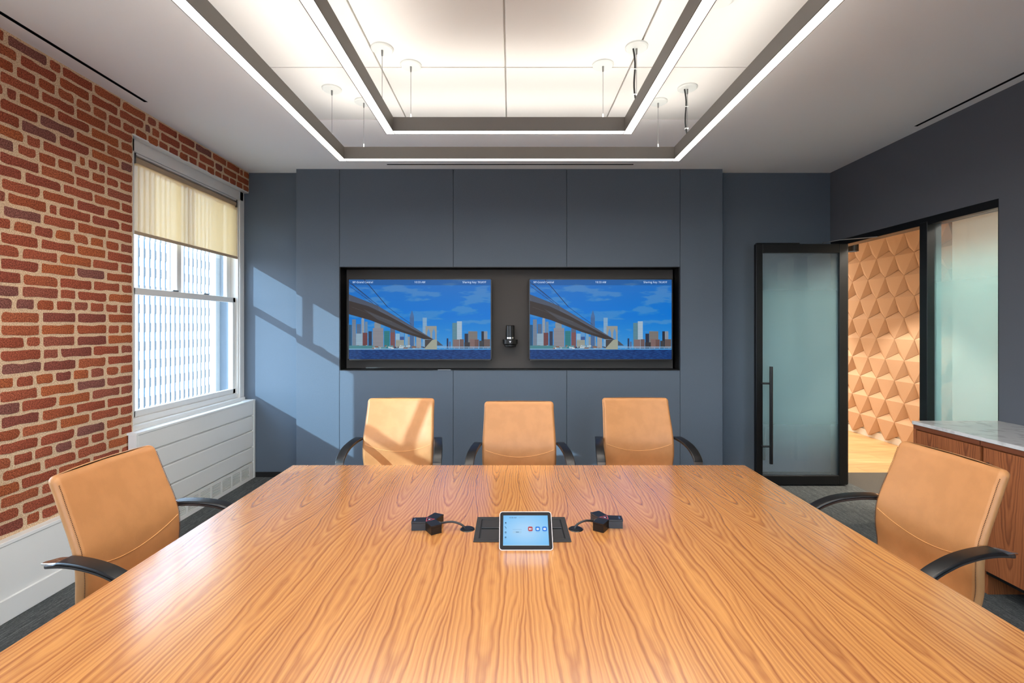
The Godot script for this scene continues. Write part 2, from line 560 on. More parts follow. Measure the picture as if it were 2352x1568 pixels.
func _ready() -> void:
	rng.seed = 20
	# camera
	var cam := Camera3D.new()
	cam.name = "camera"
	cam.projection = Camera3D.PROJECTION_FRUSTUM
	cam.near = 0.05
	cam.far = 400.0
	cam.size = cam.near * 1568.0 / 1120.0
	cam.frustum_offset = Vector2(3.0 / 1120.0, -36.0 / 1120.0) * cam.near
	add_child(cam)
	cam.position = V(0, 1.53, 0)
	cam.current = true
	# sky and exposure
	var we := WorldEnvironment.new()
	we.name = "environment"
	var e := Environment.new()
	e.background_mode = Environment.BG_SKY
	var sky := Sky.new()
	var sm := ProceduralSkyMaterial.new()
	sm.sky_top_color = Color(0.70, 0.85, 1.0)
	sm.sky_horizon_color = Color(0.92, 0.97, 1.0)
	sm.ground_horizon_color = Color(0.62, 0.66, 0.70)
	sm.ground_bottom_color = Color(0.45, 0.47, 0.50)
	sm.sun_angle_max = 2.0
	sky.sky_material = sm
	e.sky = sky
	e.background_energy_multiplier = 8.0
	e.tonemap_mode = Environment.TONE_MAPPER_LINEAR
	e.tonemap_exposure = 1.6
	e.sdfgi_enabled = true
	e.ssao_enabled = true
	e.ssil_enabled = true
	we.environment = e
	add_child(we)
	# sun, low and across the window wall
	var sun := DirectionalLight3D.new()
	sun.name = "sun"
	sun.light_color = Color(0.76, 0.91, 1.0)
	sun.light_energy = 1.9
	sun.light_angular_distance = 0.6
	sun.shadow_enabled = true
	sun.sky_mode = DirectionalLight3D.SKY_MODE_LIGHT_ONLY
	add_child(sun)
	sun.look_at_from_position(Vector3.ZERO, V(1.07, -0.615, 1.0), Vector3.UP)

	materials()
	room()
	brickwork()
	window(1, 3.47, 4.885)
	window(2, 0.93, 2.30)
	added_rear_windows()
	heater_cover()
	door_and_sidelight()
	corridor()
	street()
	ring_light("pendant_ring_light", 1.185, 0.42, 3.394, "large outer rectangular linear pendant light hanging from thin wires", 0.72)
	ring_light("pendant_ring_light", 0.735, 0.87, 2.917, "smaller inner rectangular linear pendant light nested inside the larger one", 0.72)
	ceiling_fittings()
	table()
	chairs()
	cabinets()
	screens()
	table_things()

func materials() -> void:
	var M_ := M
	M_.ceiling = mat(Color(0.955, 0.95, 0.94), 0.9)
	M_.panel_white = mat(Color(0.87, 0.865, 0.85), 0.85)
	M_.black = mat(Color(0.012, 0.012, 0.013), 0.45)
	M_.black_frame = mat(Color(0.045, 0.045, 0.048), 0.35)
	M_.black_matte = mat(Color(0.05, 0.05, 0.05), 0.8)
	M_.niche_back = mat(Color(0.27, 0.25, 0.235), 0.7)
	M_.trim_white = mat(Color(0.90, 0.89, 0.87), 0.4)
	M_.cover_white = mat(Color(0.93, 0.925, 0.905), 0.45)
	M_.chrome = mat(Color(0.8, 0.8, 0.8), 0.12, 1.0)
	M_.steel = mat(Color(0.55, 0.55, 0.55), 0.35, 1.0)
	M_.bronze = mat(Color(0.30, 0.28, 0.27), 0.38, 0.6)
	# felt on the screen wall
	var felt := ntex(0.30, 3, Color(0.80, 0.80, 0.80), Color(1.0, 1.0, 1.0), 512, 2, 0.25, 0.75)
	M_.felt = mat(Color(0.42, 0.46, 0.505), 0.95, 0.0, 0.25)
	M_.felt.albedo_texture = felt
	tri_map(M_.felt, 1.6)
	relief(M_.felt, nbump(0.45, 4, 512, 2), 0.05)
	M_.wall_dark = mat(Color(0.34, 0.35, 0.375), 0.7)
	relief(tri_map(M_.wall_dark, 1.2), nbump(0.2, 9, 512, 3), 0.02)
	M_.wall_rear = mat(Color(0.88, 0.87, 0.86), 0.8)
	# carpet
	M_.carpet = mat(Color.WHITE, 1.0, 0.0, 0.2)
	M_.carpet.albedo_texture = carpet_picture(3, Color(0.24, 0.25, 0.25), Color(0.60, 0.61, 0.60))
	tri_map(M_.carpet, 1.25)
	M_.carpet_hall = mat(Color.WHITE, 1.0, 0.0, 0.2)
	M_.carpet_hall.albedo_texture = ntex(0.4, 14, Color(0.22, 0.21, 0.20), Color(0.46, 0.44, 0.41), 512, 3, 0.2, 0.8)
	tri_map(M_.carpet_hall, 1.5)
	# bricks and mortar
	var speck := ntex(0.045, 31, Color(0.70, 0.66, 0.66), Color(1.06, 1.0, 1.0), 1024, 5, 0.28, 0.72)
	var grain := nbump(0.12, 33, 1024, 4)
	M_.bricks = []
	for c in [Color(0.76, 0.43, 0.31), Color(0.73, 0.40, 0.29), Color(0.78, 0.455, 0.31), Color(0.70, 0.39, 0.30), Color(0.75, 0.42, 0.28), Color(0.64, 0.375, 0.31), Color(0.63, 0.42, 0.37), Color(0.71, 0.425, 0.335), Color(0.80, 0.465, 0.29)]:
		var b := mat(c, 0.9, 0.0, 0.3)
		b.albedo_texture = speck
		tri_map(b, 2.3)
		relief(b, grain, 0.25)
		M_.bricks.append(b)
	M_.mortar = mat(Color.WHITE, 0.95, 0.0, 0.2)
	M_.mortar.albedo_texture = ntex(0.06, 41, Color(0.83, 0.69, 0.55), Color(0.97, 0.86, 0.72), 1024, 5, 0.3, 0.7)
	tri_map(M_.mortar, 2.0)
	relief(M_.mortar, nbump(0.09, 43, 1024, 5), 0.35)
	M_.stone = mat(Color(0.62, 0.61, 0.60), 0.9)
	# leather
	M_.leather = mat(Color.WHITE, 0.46, 0.0, 0.45)
	M_.leather.albedo_texture = ntex(0.012, 51, Color(0.725, 0.50, 0.305), Color(0.75, 0.52, 0.32), 512, 5, 0.3, 0.7)
	tri_map(M_.leather, 1.6, false)
	relief(M_.leather, nbump(0.35, 52, 512, 3), 0.03)
	M_.thread = mat(Color(0.87, 0.63, 0.38), 0.7)
	M_.thread_dark = mat(Color(0.42, 0.27, 0.16), 0.8)
	M_.chair_back = mat(Color(0.50, 0.40, 0.33), 0.5)
	M_.arm_pad = mat(Color(0.085, 0.08, 0.08), 0.34)
	# woods
	M_.table_top = mat(Color.WHITE, 0.25, 0.0, 0.7)
	M_.table_top.albedo_texture = veneer(2048, 1472, 2.56, 1.84, 0.213, Color(0.815, 0.565, 0.31), Color(0.585, 0.345, 0.175), 61, 0.03, 0.07, 0.0085)
	M_.table_top.clearcoat_enabled = true
	M_.table_top.clearcoat = 1.0
	M_.table_top.clearcoat_roughness = 0.15
	M_.table_edge = mat(Color(0.74, 0.47, 0.25), 0.4)
	M_.walnut = mat(Color.WHITE, 0.38, 0.0, 0.45)
	M_.walnut.albedo_texture = veneer(1024, 1024, 1.0, 1.0, 0.25, Color(0.66, 0.39, 0.225), Color(0.42, 0.225, 0.125), 71, 0.03, 0.06, 0.0095)
	tri_map(M_.walnut, 1.0)
	M_.walnut_rail = mat(Color(0.46, 0.25, 0.145), 0.4)
	M_.marble = mat(Color.WHITE, 0.12, 0.0, 0.5)
	M_.marble.albedo_texture = ntex(0.007, 81, Color(0.74, 0.73, 0.72), Color(0.82, 0.815, 0.80), 1024, 6, 0.15, 0.40)
	tri_map(M_.marble, 1.3)
	M_.pulls = mat(Color(0.30, 0.30, 0.31), 0.35, 0.9)
	M_.planks = []
	for c in [Color(0.80, 0.64, 0.44), Color(0.77, 0.61, 0.42), Color(0.82, 0.665, 0.47)]:
		var b := mat(c, 0.55)
		b.albedo_texture = ntex(0.02, 85, Color(0.9, 0.88, 0.85), Color(1, 1, 1), 256, 4, 0.2, 0.8)
		tri_map(b, 1.0)
		b.uv1_scale = Vector3(0.35, 1, 3.0)
		M_.planks.append(b)
	M_.fibre_tile = mat(Color.WHITE, 0.9, 0.0, 0.3)
	M_.fibre_tile.albedo_texture = ntex(0.25, 91, Color(0.74, 0.60, 0.48), Color(0.79, 0.65, 0.53), 512, 3, 0.2, 0.8)
	tri_map(M_.fibre_tile, 1.5)
	M_.hall_white = mat(Color(0.86, 0.84, 0.80), 0.8)
	# glass
	M_.pane = mat(Color(0.9, 0.97, 1.0, 0.06), 0.02)
	M_.pane.transparency = BaseMaterial3D.TRANSPARENCY_ALPHA
	M_.frosted = mat(Color(0.68, 0.82, 0.84), 0.12)
	M_.frosted.transparency = BaseMaterial3D.TRANSPARENCY_ALPHA
	M_.frosted.albedo_texture = film_picture(2.22, 1.74, 0.75, 0.15, 0.0, 2.37)
	M_.frosted.backlight_enabled = true
	M_.frosted.backlight = Color(0.85, 0.95, 0.92)
	# shade cloth
	M_.shade = mat(Color(0.78, 0.69, 0.56, 0.82), 0.9, 0.0, 0.2)
	M_.shade.transparency = BaseMaterial3D.TRANSPARENCY_ALPHA
	M_.shade.backlight_enabled = true
	M_.shade.backlight = Color(0.78, 0.69, 0.54)
	M_.shade_solid = mat(Color(0.72, 0.63, 0.52), 0.8)
	# lamps
	M_.lamp_metal = mat(Color(0.45, 0.435, 0.415), 0.5, 0.0)
	M_.led = mat(Color(1, 1, 1), 0.5)
	M_.led.emission_enabled = true
	M_.led.emission = Color(1.0, 0.985, 0.96)
	M_.led.emission_energy_multiplier = 3.0
	M_.canopy = mat(Color(0.80, 0.82, 0.81), 0.4)
	M_.wire = mat(Color(0.55, 0.55, 0.55), 0.4, 0.5)
	M_.cord = mat(Color(0.12, 0.12, 0.12), 0.5)
	# street
	M_.fin = mat(Color(0.93, 0.94, 0.95), 0.7)
	M_.facade_glass = mat(Color(0.17, 0.29, 0.35), 0.6)
	M_.facade_window = mat(Color(0.10, 0.16, 0.19), 0.5)
	# things
	M_.plastic = mat(Color(0.075, 0.072, 0.07), 0.3)
	M_.plate = mat(Color(0.20, 0.19, 0.185), 0.45, 0.4)
	M_.tablet_rim = mat(Color(0.86, 0.80, 0.78), 0.3, 0.2)
	M_.bezel = mat(Color(0.10, 0.09, 0.10), 0.5, 0.0, 0.3)
	M_.tv_frame = mat(Color(0.16, 0.15, 0.145), 0.4, 0.3)
	M_.camera_body = mat(Color(0.17, 0.17, 0.17), 0.32, 0.5)
	M_.print_white = mat(Color(0.85, 0.85, 0.88), 0.5)
	M_.print_red = mat(Color(0.85, 0.35, 0.42), 0.5)
	M_.print_blue = mat(Color(0.20, 0.28, 0.42), 0.5)

# ---------------------------------------------------------------- room shell

func room() -> void:
	var fl := structure("floor")
	part("carpet", bx(-3.0, XR + 0.06, -0.12, 0.0, DREAR - 0.1, DB + 0.2), M.carpet, fl)
	# ceiling: plaster with a field of acoustic panels and slot diffusers
	var xs := [-1.53, -0.78, -0.032, 0.716, 1.465]
	var ds := [-0.05, 0.695, 1.439, 2.183, 2.927, 3.671]
	var slots := [[-2.54, -2.514, -0.6, 3.38], [3.135, 3.161, -0.6, 3.79], [-1.19, 1.18, 4.675, 4.70]]
	var holes := slots.duplicate()
	holes.append([xs[0] - 0.006, xs[4] + 0.006, ds[0] - 0.006, ds[5] + 0.006])
	var ce := structure("ceiling")
	part("plaster", holed("y", CEIL, CEIL + 0.06, -3.0, XR + 0.12, DREAR - 0.1, DB + 0.2, holes), M.ceiling, ce)
	part("deck", bx(-3.0, XR + 0.12, CEIL + 0.06, CEIL + 0.12, DREAR - 0.1, DB + 0.2), M.black_matte, ce)
	for i in 4:
		for j in 5:
			var g := 0.004
			part("acoustic_panel", bx(xs[i] + g, xs[i + 1] - g, CEIL - 0.001, CEIL + 0.02, ds[j] + g, ds[j + 1] - g, 0.003), M.panel_white, ce)
	part("panel_grid", bx(xs[0], xs[4], CEIL + 0.02, CEIL + 0.03, ds[0], ds[5]), M.trim_white, ce)
	var k := 0
	for s in slots:
		var d := MB.new()
		d.box(s[0], s[1], CEIL + 0.012, CEIL + 0.016, s[2], s[3])
		d.box(s[0], s[0] + 0.001, CEIL - 0.0005, CEIL + 0.012, s[2], s[3])
		d.box(s[1] - 0.001, s[1], CEIL - 0.0005, CEIL + 0.012, s[2], s[3])
		d.box(s[0], s[1], CEIL - 0.0005, CEIL + 0.012, s[2], s[2] + 0.001)
		d.box(s[0], s[1], CEIL - 0.0005, CEIL + 0.012, s[3] - 0.001, s[3])
		solid("slot_diffuser", d, M.black, ["long black slot air diffuser in the ceiling along the brick wall", "long black slot air diffuser in the ceiling along the dark wall with the doorway", "short black slot air diffuser in the ceiling along the screen wall"][k], "diffuser", "slot diffusers in the ceiling")
		k += 1
	# screen wall: base wall behind, felt panels in front, a niche through both
	var N := [-1.683, 1.662, 1.095, 2.107]
	var wb := structure("wall_back")
	part("base_wall", holed("d", DB, DB + 0.12, -3.0, XR + 0.12, 0.0, CEIL, [N]), M.felt, wb)
	var gap := 0.0015
	var px := [-2.122, -1.692, -0.568, 0.555, 1.675, 2.096]
	for i in 5:
		var a: float = px[i] + gap
		var b: float = px[i + 1] - gap
		if i == 0 or i == 4:
			part("felt_panel", bx(a, b, 0.05, CEIL, 4.82, DB, 0.002), M.felt, wb)
		else:
			part("felt_panel", bx(a, b, 0.05, N[2] - 0.003, 4.82, DB, 0.002), M.felt, wb)
			part("felt_panel", bx(a, b, N[3] + 0.003, CEIL, 4.82, DB, 0.002), M.felt, wb)
	var ni := MB.new()
	ni.box(N[0] - 0.006, N[0], N[2] - 0.006, N[3] + 0.006, 4.816, 5.02)
	ni.box(N[1], N[1] + 0.006, N[2] - 0.006, N[3] + 0.006, 4.816, 5.02)
	ni.box(N[0], N[1], N[3], N[3] + 0.006, 4.816, 5.02)
	ni.box(N[0], N[1], N[2] - 0.006, N[2], 4.816, 5.02)
	part("niche_lining", ni, M.black, wb)
	part("niche_back", bx(N[0] - 0.01, N[1] + 0.01, N[2] - 0.01, N[3] + 0.01, 5.0, 5.03), M.niche_back, wb)
	part("catch", bx(-0.72, -0.59, N[2] - 0.003, N[2] + 0.004, 4.812, 4.82, 0.001), M.steel, wb)
	var bb := structure("baseboard_back")
	part("plinth", bx(-2.122, 2.096, 0.0, 0.05, 4.85, DB), M.black_matte, bb)
	part("skirting", bx(XL - 0.05, -2.122, 0.0, 0.05, DB - 0.012, DB), M.black_matte, bb)
	part("skirting", bx(2.096, XR, 0.0, 0.05, DB - 0.012, DB), M.black_matte, bb)
	# dark wall on the right, open from the corner to the sidelight's end
	var wr := structure("wall_right")
	part("wall_face", holed("x", XR, XR + 0.12, DREAR - 0.1, DB, 0.0, CEIL, [[3.237, DB, 0.0, 2.376]]), M.wall_dark, wr)
	var wz := structure("wall_rear")
	part("wall_face", holed("d", DREAR - 0.2, DREAR, -3.0, XR + 0.12, 0.0, CEIL, REAR_HOLES), M.wall_rear, wz)
	# white panelling below the bricks
	var bl := structure("baseboard_left")
	for seg in [[DREAR, 0.825], [2.405, 3.365]]:
		part("panel", bx(-2.66, -2.612, 0.12, 0.392, seg[0], seg[1], 0.002), M.cover_white, bl)
		part("cap", bx(-2.66, -2.606, 0.392, 0.415, seg[0], seg[1], 0.004), M.cover_white, bl)
		part("skirting", bx(-2.66, -2.60, 0.0, 0.12, seg[0], seg[1], 0.004), M.cover_white, bl)

func brick_mesh(d0: float, d1: float, y0: float, y1: float) -> MB:
	# irregular worn outline in the wall's plane, faces the room
	var mb := MB.new()
	var pts := []
	var L := d1 - d0
	var H := y1 - y0
	var rc := []
	for i in 4: rc.append(rng.randf_range(0.005, 0.013) if rng.randf() < 0.85 else rng.randf_range(0.016, 0.028))
	var j := func(s): return rng.randf_range(-s, s)
	var corners := [Vector2(d0, y0), Vector2(d1, y0), Vector2(d1, y1), Vector2(d0, y1)]
	var dirs := [Vector2(1, 0), Vector2(0, 1), Vector2(-1, 0), Vector2(0, -1)]
	for i in 4:
		var c: Vector2 = corners[i]
		var din: Vector2 = dirs[(i + 3) % 4]
		var dout: Vector2 = dirs[i]
		var r: float = minf(rc[i], minf(L, H) * 0.42)
		pts.append(c - din * r + Vector2(j.call(0.002), j.call(0.002)))
		pts.append(c - din * r * 0.29 + dout * r * 0.29)
		pts.append(c + dout * r + Vector2(j.call(0.002), j.call(0.002)))
		var c2: Vector2 = corners[(i + 1) % 4]
		if i % 2 == 0:
			for f in ([0.22, 0.47, 0.76] if L > 0.14 else [0.5]):
				pts.append(c.lerp(c2, f) + Vector2(j.call(0.01), j.call(0.0036)))
	var proud := rng.randf_range(0.001, 0.0045)
	var xo := XL - 0.005
	var cen := Vector2((d0 + d1) / 2, (y0 + y1) / 2)
	var m := pts.size()
	for i in m:
		var a: Vector2 = pts[i]
		var b: Vector2 = pts[(i + 1) % m]
		var ai := a + (cen - a).normalized() * 0.003
		var bi := b + (cen - b).normalized() * 0.003
		var na := V(0, (a - cen).y, (a - cen).x).normalized()
		var nb := V(0, (b - cen).y, (b - cen).x).normalized()
		var A := V(xo - 0.004, a.y, a.x)
		var B := V(xo - 0.004, b.y, b.x)
		var A1 := V(xo + proud, ai.y, ai.x)
		var B1 := V(xo + proud, bi.y, bi.x)
		mb.quad(A, B, B1, A1, (na + Vector3(0.4, 0, 0)).normalized(), (nb + Vector3(0.4, 0, 0)).normalized(), (nb * 0.4 + Vector3.RIGHT).normalized(), (na * 0.4 + Vector3.RIGHT).normalized())
		mb.tri(V(xo + proud + 0.0008, cen.y, cen.x), A1, B1, Vector3.RIGHT, (na * 0.25 + Vector3.RIGHT).normalized(), (nb * 0.25 + Vector3.RIGHT).normalized())
	return mb

func brickwork() -> void:
	var wl := structure("wall_left")
	# window holes: [d0, d1, y0, y1]
	var H1 := [3.425, DB + 0.01, 0.6, 2.885]
	var H2 := [0.88, 2.345, 0.6, 2.885]
	part("mortar", holed("x", -2.95, XL - 0.005, DREAR - 0.1, DB, 0.0, CEIL, [H1, H2]), M.mortar, wl)
	part("outer_skin", holed("x", -3.0, -2.95, DREAR - 0.1, DB + 0.2, -0.1, CEIL + 0.1, [[3.47, 4.88, 0.8, 2.85], [0.93, 2.30, 0.8, 2.85]]), M.stone, wl)
	var course := 0.0697
	var rest := MB.new()
	for c in range(-17, 21):
		var yc := 1.646 + c * course
		var y0 := yc - course / 2 + 0.0068
		var y1 := yc + course / 2 - 0.0068
		if y0 < 0.415 or y1 > CEIL + 0.01: continue
		y1 = minf(y1, CEIL - 0.002)
		var header := posmod(c, 6) == 0
		# spans of this course, each laid away from a window edge
		var spans := []
		if y1 > 2.885: spans = [[4.94, 2.40, true], [2.40, 0.86, false], [0.86, DREAR, false]]
		else: spans = [[3.418, 2.347, true], [0.878, DREAR, false]]
		for s in spans:
			if y0 < 2.885 and y1 > 2.885:
				pass
			var d: float = s[0]
			var first := true
			while d > s[1] + 0.03:
				var L := rng.randf_range(0.092, 0.104) if header else rng.randf_range(0.196, 0.214)
				if first and not header and posmod(c, 2) == 0: L = rng.randf_range(0.085, 0.1)
				if not first and not header and rng.randf() < 0.10: L = rng.randf_range(0.04, 0.11)
				if d - L < s[1] + 0.045: L = d - s[1] - 0.002
				var yj := rng.randf_range(-0.0025, 0.0025)
				var dy := rng.randf_range(0.0, 0.004)
				var top := minf(y1 + yj, CEIL - 0.002)
				# courses that straddle the window head keep clear of the opening
				var bot := y0 + yj + dy
				var b := brick_mesh(d - L, d, bot, top)
				if s[2]:
					var pick := rng.randf()
					var mi: int
					if pick < 0.72: mi = [0, 1, 2, 4, 0, 1, 8][rng.randi() % 7]
					elif pick < 0.92: mi = [3, 5, 7][rng.randi() % 3]
					else: mi = 6
					part("brick", b, M.bricks[mi], wl)
				else:
					rest.v.append_array(b.v); rest.n.append_array(b.n); rest.uv.append_array(b.uv)
				d -= L + rng.randf_range(0.014, 0.024)
				first = false
	var o := part("brick_courses", rest, M.bricks[1], wl)
	o.set_meta("kind", "stuff")

func window(num: int, d0: float, d1: float) -> void:
	var w := structure("window_%d" % num)
	var xf := -2.70     # face of the casing
	var top := 2.88
	var T: StandardMaterial3D = M.trim_white
	# casing all round
	part("casing", bx(xf - 0.12, xf, 0.79, top, d0 - 0.052, d0 + 0.03, 0.004), T, w)
	part("casing", bx(xf - 0.12, xf, 0.79, top, d1 - 0.02, d1 + 0.058, 0.004), T, w)
	part("head_casing", bx(xf - 0.12, xf, 2.78, top, d0 - 0.05, d1 + 0.04, 0.004), T, w)
	part("head_mould", bx(xf - 0.02, xf + 0.048, top - 0.012, top + 0.004, d0 - 0.052, d1 + 0.055, 0.004), T, w)
	part("stop_bead", bx(xf - 0.10, xf - 0.012, 0.85, 2.79, d0 + 0.03, d0 + 0.042, 0.002), T, w)
	part("stop_bead", bx(xf - 0.10, xf - 0.012, 0.85, 2.79, d1 - 0.035, d1 - 0.02, 0.002), T, w)
	part("sill", bx(xf - 0.14, xf + 0.02, 0.785, 0.815, d0 - 0.05, d1 + 0.04, 0.004), T, w)
	part("stool", bx(xf - 0.12, xf - 0.02, 0.815, 0.862, d0 + 0.03, d1 - 0.02, 0.004), T, w)
	var a := d0 + 0.042
	var b := d1 - 0.035
	# lower sash, in front
	var x0 := xf - 0.055
	var s1 := Node3D.new()
	s1.name = "lower_sash"
	w.add_child(s1)
	part("bottom_rail", bx(x0 - 0.018, x0 + 0.018, 0.862, 0.91, a, b, 0.004), T, s1)
	part("meeting_rail", bx(x0 - 0.018, x0 + 0.018, 1.76, 1.81, a, b, 0.004), T, s1)
	part("stile", bx(x0 - 0.018, x0 + 0.018, 0.862, 1.81, a, a + 0.045, 0.004), T, s1)
	part("stile", bx(x0 - 0.018, x0 + 0.018, 0.862, 1.81, b - 0.045, b, 0.004), T, s1)
	part("pane", bx(x0 - 0.003, x0 + 0.003, 0.905, 1.765, a + 0.04, b - 0.04), M.pane, s1)
	for q in [0.36, 0.66]:
		var dl := lerpf(a, b, q)
		part("sash_lock", bx(x0 - 0.014, x0 + 0.016, 1.81, 1.822, dl - 0.035, dl + 0.035, 0.004), M.steel, s1)
	# upper sash, behind
	var x1 := xf - 0.10
	var s2 := Node3D.new()
	s2.name = "upper_sash"
	w.add_child(s2)
	part("top_rail", bx(x1 - 0.018, x1 + 0.018, 2.73, 2.785, a, b, 0.004), T, s2)
	part("check_rail", bx(x1 - 0.018, x1 + 0.018, 1.77, 1.80, a, b, 0.003), T, s2)
	part("stile", bx(x1 - 0.018, x1 + 0.018, 1.77, 2.785, a, a + 0.04, 0.004), T, s2)
	part("stile", bx(x1 - 0.018, x1 + 0.018, 1.77, 2.785, b - 0.07, b, 0.004), T, s2)
	var dm := lerpf(d0, d1, 0.43)
	part("mullion", bx(x1 - 0.03, x1 + 0.03, 1.80, 2.73, dm - 0.03, dm + 0.03, 0.008), T, s2)
	part("pane", bx(x1 - 0.003, x1 + 0.003, 1.80, 2.735, a + 0.035, dm - 0.03), M.pane, s2)
	part("pane", bx(x1 - 0.003, x1 + 0.003, 1.80, 2.735, dm + 0.03, b - 0.065), M.pane, s2)
	# roller shade hung under the head
	var xs := xf - 0.02
	var sh := thing("roller_shade", ["beige roller shade half lowered over the window beside the screen wall", "beige roller shade half lowered over the window nearer the middle of the brick wall"][num - 1], "shade", Vector3.ZERO, "roller shades")
	part("cloth", bx(xs - 0.0006, xs + 0.0006, 2.215, 2.74, d0 + 0.05, d1 - 0.026), M.shade, sh)
	part("hem_bar", bx(xs - 0.006, xs + 0.006, 2.193, 2.218, d0 + 0.05, d1 - 0.026, 0.003), M.shade_solid, sh)
	var rl := MB.new()
	var ring := []
	for dd in [d0 + 0.046, d1 - 0.07]:
		var r_ := []
		for q in 20:
			var th := TAU * q / 20
			r_.append(V(xs - 0.016 + cos(th) * 0.027, 2.735 + sin(th) * 0.027, dd))
		ring.append(r_)
	rl.loft(ring)
	part("roller", rl, M.shade_solid, sh)
	var br := MB.new()
	br.box(xs - 0.05, xs + 0.02, 2.70, 2.775, d0 + 0.043, d0 + 0.046)
	part("bracket", br, M.steel, sh)
	part("bracket", bx(xs - 0.05, xs + 0.02, 2.70, 2.775, d1 - 0.07, d1 - 0.067), M.steel, sh)
	part("head_rail", bx(xs - 0.03, xs + 0.012, 2.764, 2.779, d0 + 0.046, d1 - 0.07, 0.003), M.trim_white, sh)

func added_rear_windows() -> void:
	# unseen tall windows added behind the viewer for cool fill on screen wall and chairs
	for i in 2:
		var h: Array = REAR_HOLES[i]
		var w := structure("window_%d" % (4 + i))
		var T: StandardMaterial3D = M.trim_white
		var d0 := DREAR - 0.12
		var d1 := DREAR - 0.06
		part("jamb", bx(h[0], h[0] + 0.06, h[2], h[3], d0, d1, 0.004), T, w)
		part("jamb", bx(h[1] - 0.06, h[1], h[2], h[3], d0, d1, 0.004), T, w)
		part("head", bx(h[0], h[1], h[3] - 0.06, h[3], d0, d1, 0.004), T, w)
		part("sill", bx(h[0], h[1], h[2], h[2] + 0.06, d0, d1, 0.004), T, w)
		part("mullion", bx((h[0] + h[1]) / 2 - 0.025, (h[0] + h[1]) / 2 + 0.025, h[2], h[3], d0, d1, 0.004), T, w)
		part("pane", bx(h[0] + 0.05, h[1] - 0.05, h[2] + 0.05, h[3] - 0.05, DREAR - 0.093, DREAR - 0.087), M.pane, w)

func heater_cover() -> void:
	for q in 2:
		var a: float = [3.37, 0.83][q]
		var b: float = [4.935, 2.40][q]
		var xf := -2.587 - (0.0 if q == 0 else 0.0)
		var h := thing("heater_cover", ["white slatted heater cover under the window beside the screen wall", "white slatted heater cover under the window nearer the middle of the brick wall"][q], "heater cover", Vector3.ZERO, "heater covers under the windows")
		var W: StandardMaterial3D = M.cover_white
		part("top", holed("y", 0.772, 0.787, -2.76, xf + 0.004, a, b, [[-2.668, -2.638, a + 0.06, b - 0.12]]), W, h)
		part("discharge_slot", bx(-2.668, -2.638, 0.76, 0.772, a + 0.06, b - 0.12), M.steel, h)
		part("end_panel", bx(-2.645, xf, 0.0, 0.772, a, a + 0.02, 0.002), W, h)
		part("end_panel", bx(-2.645, xf + 0.003, 0.0, 0.772, b - 0.03, b, 0.002), W, h)
		var ys := [0.772, 0.629, 0.479, 0.316, 0.166]
		for i in 4:
			part("board", bx(xf - 0.025, xf, ys[i + 1] + 0.008, ys[i] - (0.0 if i == 0 else 0.004), a + 0.02, b - 0.03, 0.004), W, h)
		part("groove_back", bx(xf - 0.04, xf - 0.02, 0.15, 0.77, a + 0.02, b - 0.03), W, h)
		# bottom board with groups of slots
		var n := 9
		var g0 := a + 0.06
		var step := (b - 0.10 - g0) / n
		var holes := []
		for i in n:
			holes.append([g0 + i * step + 0.012, g0 + (i + 1) * step - 0.012, 0.038, 0.142])
		part("vent_board", holed("x", xf - 0.012, xf, a + 0.02, b - 0.03, 0.0, 0.162, holes), W, h)
		part("vent_back", bx(xf - 0.03, xf - 0.02, 0.01, 0.15, a + 0.02, b - 0.03), M.plate, h)
		for i in n:
			var l := MB.new()
			for k in 9:
				var y := 0.042 + k * 0.0118
				l.box(xf - 0.012, xf - 0.001, y, y + 0.0072, holes[i][0], holes[i][1])
			part("louvres", l, W, h)

func film_pane(x0: float, x1: float, y0: float, y1: float, d0: float, d1: float) -> MB:
	# the graded frosted film on a pane; its texture runs from floor height 0 to 2.37
	var mb := MB.new()
	var lo := V(minf(x0, x1), y0, maxf(d0, d1))
	var hi := V(maxf(x0, x1), y1, minf(d0, d1))
	var u0 := Vector2(0.5, 1.0 - y0 / 2.37)
	var u1 := Vector2(0.5, 1.0 - y1 / 2.37)
	if absf(x1 - x0) < absf(d1 - d0):
		var x := (x0 + x1) / 2
		mb.quad_uv(Vector3(x, lo.y, lo.z), Vector3(x, lo.y, hi.z), Vector3(x, hi.y, hi.z), Vector3(x, hi.y, lo.z), Vector3.LEFT, u0, u0, u1, u1)
	else:
		var z := (lo.z + hi.z) / 2
		mb.quad_uv(Vector3(lo.x, lo.y, z), Vector3(hi.x, lo.y, z), Vector3(hi.x, hi.y, z), Vector3(lo.x, hi.y, z), Vector3.BACK, u0, u0, u1, u1)
	return mb

